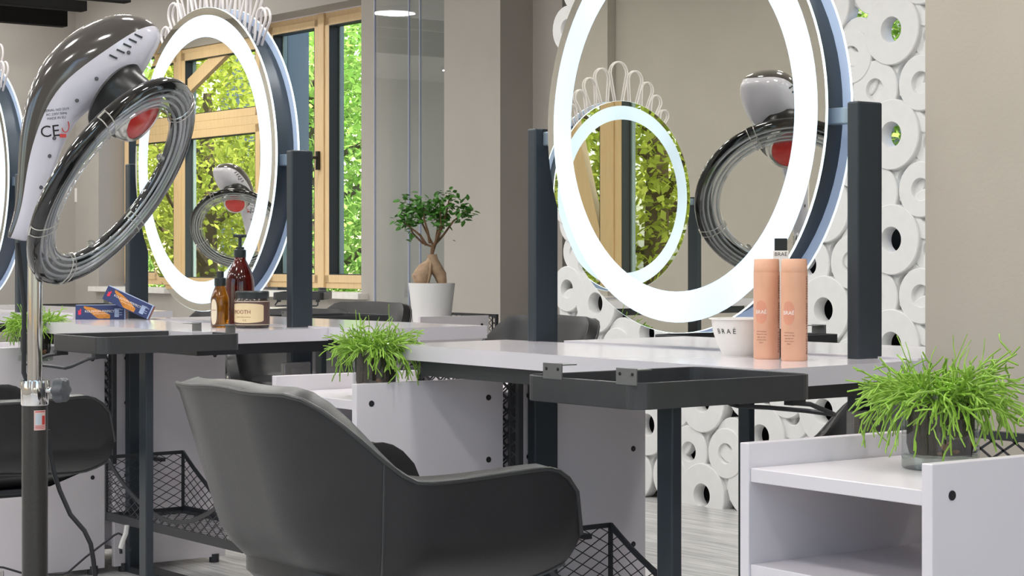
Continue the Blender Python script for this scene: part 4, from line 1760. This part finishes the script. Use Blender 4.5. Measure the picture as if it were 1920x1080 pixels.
    b.lathe([(0.0005, FZ + 0.06), (0.0285, FZ + 0.06), (0.0285, zc0 + 0.004), (0.017, zc0 + 0.004)], 32)
    b.build('lower_tube', m_polebk, t)
    b = MB()
    b.lathe([(0.0295, zc0 - 0.003), (0.031, zc0), (0.031, zc1 - 0.004), (0.030, zc1), (0.0295, zc1 + 0.003), (0.018, zc1 + 0.004)], 24)
    for k in range(14):
        a_ = 2 * PI * k / 14
        b.bar((0.031 * math.cos(a_), 0.031 * math.sin(a_), zc1 - 0.012), (0.031 * math.cos(a_), 0.031 * math.sin(a_), zc1 + 0.003), 0.004, 0.004)
    o = b.build('collar', m_chrome, t)
    kz = (zc0 + zc1) / 2 + 0.007
    kd = Vector((0.95, -0.3, 0)).normalized()
    b = MB()
    b.tube([kd * 0.03 + Vector((0, 0, kz)), kd * 0.052 + Vector((0, 0, kz))], 0.0065, 10)
    b.build('knob_shaft', m_chrome, o)
    KM = frame_m(kd * 0.05 + Vector((0, 0, kz)), kd.cross(Vector((0, 0, 1))) * -1, (0, 0, 1))
    KM2 = KM
    b = MB()
    vs, fs = [], []
    nn = 48
    lay = [(0.55, 0.0), (0.85, 0.004), (1.0, 0.010), (1.0, 0.022), (0.85, 0.028), (0.4, 0.031)]
    zs_ = 1 if (KM.to_3x3() @ Vector((0, 0, 1))).dot(kd) > 0 else -1
    for (k_, h_) in lay:
        for i in range(nn):
            a_ = 2 * PI * i / nn
            rr_ = 0.0265 * k_ * (1 + 0.13 * math.cos(6 * a_))
            vs.append(KM @ Vector((rr_ * math.cos(a_), rr_ * math.sin(a_), zs_ * h_)))
    for q in range(len(lay) - 1):
        fs += [(q * nn + i, q * nn + (i + 1) % nn, (q + 1) * nn + (i + 1) % nn, (q + 1) * nn + i) for i in range(nn)]
    fs.append(tuple(range(nn)))
    fs.append(tuple((len(lay) - 1) * nn + i for i in range(nn)))
    b.add(vs, fs, 0, True)
    b.build('clamp_knob', m_knob, t, weld=True)
    # sticker on the lower tube
    rS = 0.0288
    fa = face_cam((PX, PY)) + 0.42
    z0, z1 = at(0, 805, PY).z, at(0, 768, PY).z
    b = MB()
    wrap_patch(b, rS, fa - 0.48, fa + 0.5, z0, z1)
    b.build('sticker', m_sticker, t)
    b = MB()
    wrap_patch(b, rS + 0.0003, fa - 0.36, fa + 0.1, z0 + 0.012, z1 - 0.007)
    b.build('sticker_picture', m_stickgr, t)
    b = MB()
    wrap_patch(b, rS + 0.0003, fa + 0.15, fa + 0.42, z0 + 0.012, z1 - 0.012)
    for (q, w_) in ((z0 + 0.003, 0.0012), (z0 + 0.006, 0.0012), (z0 + 0.009, 0.0012), (z1 - 0.004, 0.002)):
        wrap_patch(b, rS + 0.0003, fa - 0.4, fa + 0.42, q, q + w_)
    b.build('sticker_print', m_stickred, t)
    # base: hub and five legs
    b = MB()
    b.lathe([(0.0005, FZ + 0.05), (0.04, FZ + 0.05), (0.04, FZ + 0.1), (0.03, FZ + 0.12), (0.0005, FZ + 0.12)], 24)
    b.build('base_hub', m_dark, t)
    for k in range(5):
        b = MB(Matrix.Translation((0, 0, FZ)) @ Matrix.Rotation(R(72 * k + 10), 4, 'Z'))
        b.tube([(0.02, 0, 0.085), (0.16, 0, 0.07), (0.29, 0, 0.05)], [0.02, 0.017, 0.014], 8)
        b.lathe([(0.0005, 0), (0.022, 0), (0.022, 0.04), (0.0005, 0.045)], 12, Matrix.Translation((0.28, 0, 0)))
        b.build('leg', m_dark, t)
    # cables
    b = MB()
    c0 = [arm(36, 455), arm(38, 480), arm(44, 530), arm(48, 580), arm(47, 700)]
    b.tube([p + lat * 0.03 for p in c0] + [Vector((0.01, 0.04, zc0 - 0.05)), Vector((0.02, 0.035, at(0, 800, PY).z))], 0.0055, 8)
    pc = [(90, 806), (94, 850), (101, 885), (112, 920), (132, 965), (158, 995), (170, 1020), (175, 1050), (179, 1085), (185, 1130)]
    b.tube([at(u, v, PY + 0.05) - P0 for (u, v) in pc] + [Vector((0.3, 0.05, FZ + 0.006)), Vector((0.5, 0.2, FZ + 0.006))], 0.0055, 8)
    b.build('power_cord', m_cable, t)
    return t


dry = make_dryer('black and white hood dryer with clear heating ring on a chrome pole')
dup(dry, Vector((-5.8, 8.0, 0)), R(0), 'hood dryer of the other row, seen only in the left round mirror')

# black lead on the floor behind the dryer and a white lead under the left table
b = MB()
pts = [(-20, 1062), (6, 1064), (20, 1068), (40, 1074), (60, 1077), (90, 1077), (118, 1077), (128, 1073), (160, 1045), (190, 1022), (215, 1003), (222, 1000), (229, 1003), (240, 1020), (246, 1032)]
b.tube([at(u, v, 6.02) for (u, v) in pts], 0.0035, 8)
tag(b.build('power_lead', m_cable), 'thin black lead hanging across the white cabinet panel beside the dryer pole', 'cable')
b = MB()
b.tube([at(u, v, 6.0) for (u, v) in ((238, 985), (236, 1000), (230, 1015), (226, 1028))], 0.0075, 8)
b.tube([at(u, v, 6.0) for (u, v) in ((226, 1028), (227, 1038))], 0.005, 8, mi=1)
tag(b.build('white_lead', [m_wcable, m_cable]), 'short white lead end below the left mesh basket', 'cable')


# ------------------------------------------------------------------ screen of white tubes
def make_screen():
    t = thing('tube_screen', 'wall screen of white round tubes of different sizes behind the right mirror', 'screen', SC, math.atan2(E1.y, E1.x))
    # tile: x, z offsets, radius, hole, protrusion
    tile = [(0.0, 0.0, 0.120, 0.046, 0.060), (-0.172, -0.03, 0.086, 0.036, 0.046), (-0.085, -0.215, 0.100, 0.040, 0.052),
            (0.135, -0.205, 0.094, 0.040, 0.056), (0.055, -0.165, 0.080, 0.042, 0.034), (-0.165, -0.16, 0.078, 0.036, 0.036),
            (0.19, 0.06, 0.086, 0.036, 0.026)]
    tile = [(p[0] * KS, p[1] * KS, p[2] * KS * 1.09, p[3] * KS, p[4]) for p in tile]
    protos = []
    for (x, z, r, h, pr) in tile:
        b = MB(Matrix.Rotation(R(90), 4, 'X'))
        b.lathe([(h, 0.0), (h, pr - 0.004), (h + 0.003, pr), (r - 0.004, pr), (r, pr - 0.004), (r, 0.0)], 36)
        o = b.build('tube', m_tube, t, weld=True)
        protos.append(o)
    # position of the reference tube: pixel (1674, 60)
    inst = []
    x_ref, z_ref = 1.955 * KS, 1.0 + (HZ - 60) / F * 7.13 * KS
    for ci in range(-6, 2):
        for ri in range(-2, 7):
            for k, (x, z, r, h, pr) in enumerate(tile):
                X = x_ref + ci * 0.335 * KS + x
                Z = z_ref - ri * 0.386 * KS + z + (0.13 if ci % 2 else 0.0)
                if X - r * 0.5 < 0.03 or X + r * 0.3 > 2.6 or Z - FZ < r * 0.25 or Z + r > CEIL - 0.02:
                    continue
                inst.append((X, Z, k))
    # the hundred largest in the photo: right of the mirror and under the table first
    def score(q):
        X, Z, k = q
        s = 0
        if X > 1.62 and 0.55 < Z < 2.0:
            s += 3
        if 0.7 < X < 1.25 and Z < 0.62:
            s += 2
        if X < 0.45 and Z < 1.2:
            s += 1.5
        if X > 1.35 and 0.6 < Z < 1.3:
            s += 1
        return -s - X * 0.01
    inst.sort(key=score)
    rest = MB()
    used = set()
    for n, (X, Z, k) in enumerate(inst):
        if n < 99:
            if k not in used:
                o = protos[k]
                used.add(k)
            else:
                o = protos[k].copy()
                C.objects.link(o)
            o.location = (X, 0, Z)
        else:
            x, z, r, h, pr = tile[k]
            rest.T = Matrix.Translation((X, 0, Z)) @ Matrix.Rotation(R(90), 4, 'X')
            rest.lathe([(h, 0.0), (h, pr - 0.004), (h + 0.003, pr), (r - 0.004, pr), (r, pr - 0.004), (r, 0.0)], 28)
    o = rest.build('tube_field', m_tube, t)
    o['kind'] = 'stuff'
    return t


make_screen()

# ------------------------------------------------------------------ glass partition, thermostat, radiator
gp = thing('glass_partition', 'tall frameless glass partition between the window and the bonsai', 'partition', PC, math.atan2(-E1.y, -E1.x))
gT = Matrix.Identity(4)
for (x0, x1) in ((0.552, 0.968), (0.972, 1.088), (1.092, 1.47)):
    g = MB()
    yy = -0.12
    g.bx(x0, x1, yy - 0.005, yy + 0.005, FZ + 0.02, 3.18)
    o = g.build('glass_pane', m_glass, gp)
    e = MB()
    e.bx(x1 - 0.003, x1 + 0.003, yy - 0.007, yy + 0.007, FZ + 0.02, 3.18)
    e.build('polished_edge', m_gedge, o)
g = MB()
g.bx(0.552, 1.472, -0.15, -0.09, FZ, FZ + 0.02)
g.build('floor_channel', m_steel, gp)

p = at(154, 366, 16.0)
kk = (p - K).dot(-E2)
tp = K - E2 * kk
tt_ = thing('thermostat', 'small white thermostat on the far left wall', 'thermostat', (tp.x, tp.y, p.z), math.atan2(E2.y, E2.x))
b = MB()
b.bx(-0.045, 0.045, -0.03, 0.0, -0.06, 0.06)
b.build('housing', m_plastw, tt_, bevel=0.006)
b = MB()
b.bx(-0.03, 0.03, -0.032, -0.028, 0.01, 0.045)
b.build('display', m_lcd, tt_)

rd = thing('radiator', 'white ribbed radiator under the far window, seen below the left table', 'radiator', T_B @ Vector((0.3, T_B_in - 0.06, 0)), math.atan2(-E1.y, -E1.x))
b = MB()
b.bx(-0.6, 0.6, -0.05, 0.05, 0.14, 0.66)
b.build('body', m_rad, rd, bevel=0.008)
b = MB()
for i in range(30):
    x = -0.58 + 0.04 * i
    b.bx(x, x + 0.02, 0.05, 0.058, 0.16, 0.64)
    b.bx(x, x + 0.02, -0.058, -0.05, 0.16, 0.64)
b.build('ribs', m_rad, rd)
for x in (-0.5, 0.5):
    b = MB()
    b.bx(x - 0.01, x + 0.01, -0.02, 0.02, FZ, 0.14)
    b.build('foot', m_rad, rd)


# ------------------------------------------------------------------ outside: trees and neighbouring wall
def make_tree(label, seed, m, rx, ry, rz, zc, n, size):
    rnd = random.Random(seed)
    t = thing('tree', label, 'tree')
    b = MB()
    b.tube([(0, 0, -1.5), (0.05, 0, 0.5), (-0.05, 0.05, 2.0), (0.05, 0, zc + rz * .4)], [0.16, 0.14, 0.11, 0.05], 10)
    for k in range(7):
        a = rnd.random() * 6.28
        z = rnd.uniform(0.4, 2.6)
        b.tube([(0, 0, z), (math.cos(a) * .7, math.sin(a) * .7, z + .4), (math.cos(a) * 1.5, math.sin(a) * 1.5, z + 1.1)], [0.05, 0.035, 0.015], 6)
    b.build('trunk', m_trunk, t)
    c = MB()
    for i in range(n):
        while True:
            x, y, z = rnd.uniform(-1, 1), rnd.uniform(-1, 1), rnd.uniform(-1, 1)
            q = x * x + y * y + z * z
            if q < 1 and (math.sin(x * 7 + seed) + math.sin(y * 6) + math.sin(z * 8 + seed)) > -0.9:
                break
        p = Vector((x * rx, y * ry, zc + z * rz))
        d = Vector((rnd.gauss(0, 1), rnd.gauss(0, 1), rnd.gauss(-.4, .7))).normalized()
        s = d.cross(Vector((rnd.gauss(0, .5), rnd.gauss(0, .5), 1))).normalized()
        L = size * rnd.uniform(.6, 1.3)
        c.add([p, p + d * L * .45 + s * L * .28, p + d * L, p + d * L * .45 - s * L * .28], [(0, 1, 2, 3)])
    c.build('crown', m, t)
    return t


trA = make_tree('leafy bright green tree outside the far window', 5, m_tree1, 1.55, 1.5, 2.6, 1.9, 14000, 0.105)
trA.location = T_B @ Vector((5.5, 3.3, 0))
trA.scale = (1, 1, 1)
dup(trA, T_B @ Vector((8.6, 3.9, -0.2)), R(110), 'leafy bright green tree outside, filling the right window sash', None)
dup(trA, T_B @ Vector((7.2, 7.2, 0.2)), R(200), 'leafy bright green tree outside, behind the left mirror', None)
dup(trA, T_B @ Vector((11.6, 7.0, 0.8)), R(290), 'taller green tree standing behind the nearer ones outside', None)
dup(trA, Vector((2.36, 9.48, 0.75)), R(40), 'green tree outside, seen through the holes of the tube screen', None).scale = (0.55, 0.55, 0.55)
trB = make_tree('olive green tree outside the left windows, seen in the left mirror', 8, m_tree2, 2.0, 1.9, 2.6, 2.0, 14000, 0.115)
trB.location = T_L @ Vector((10.8, 2.9, 0))
dup(trB, T_L @ Vector((14.6, 4.6, 0)), R(100), 'second olive green tree outside, further along the left windows', None)
dup(trB, T_L @ Vector((-9.4, 4.0, 0)), R(300), 'olive green tree outside, seen in the mirror within the right mirror', None)
b = MB(T_L)
b.bx(16.9, 18.2, 7.2, 7.6, -1, 5)
tag(b.build('outside_wall', m_plaster), 'grey plaster wall outside the left window, seen in the left mirror', 'wall')

b = MB(T_B)
b.bx(0.63, 0.93, 0.12, 0.30, -1, 3.6)
tag(b.build('outside_wall', m_plaster), 'grey blue plaster wall outside the left window sash', 'wall')


# put the base point of everything that stands on the floor at floor level
for o in [x for x in C.objects if x.parent is None and x.type == 'EMPTY']:
    if o.get('category') in ('table', 'tray', 'cabinet', 'chair', 'hair dryer', 'radiator', 'partition', 'screen') and abs(o.location.z) < 1e-6:
        o.location.z = FZ
        for c in [x for x in C.objects if x.parent == o]:
            c.location.z -= FZ
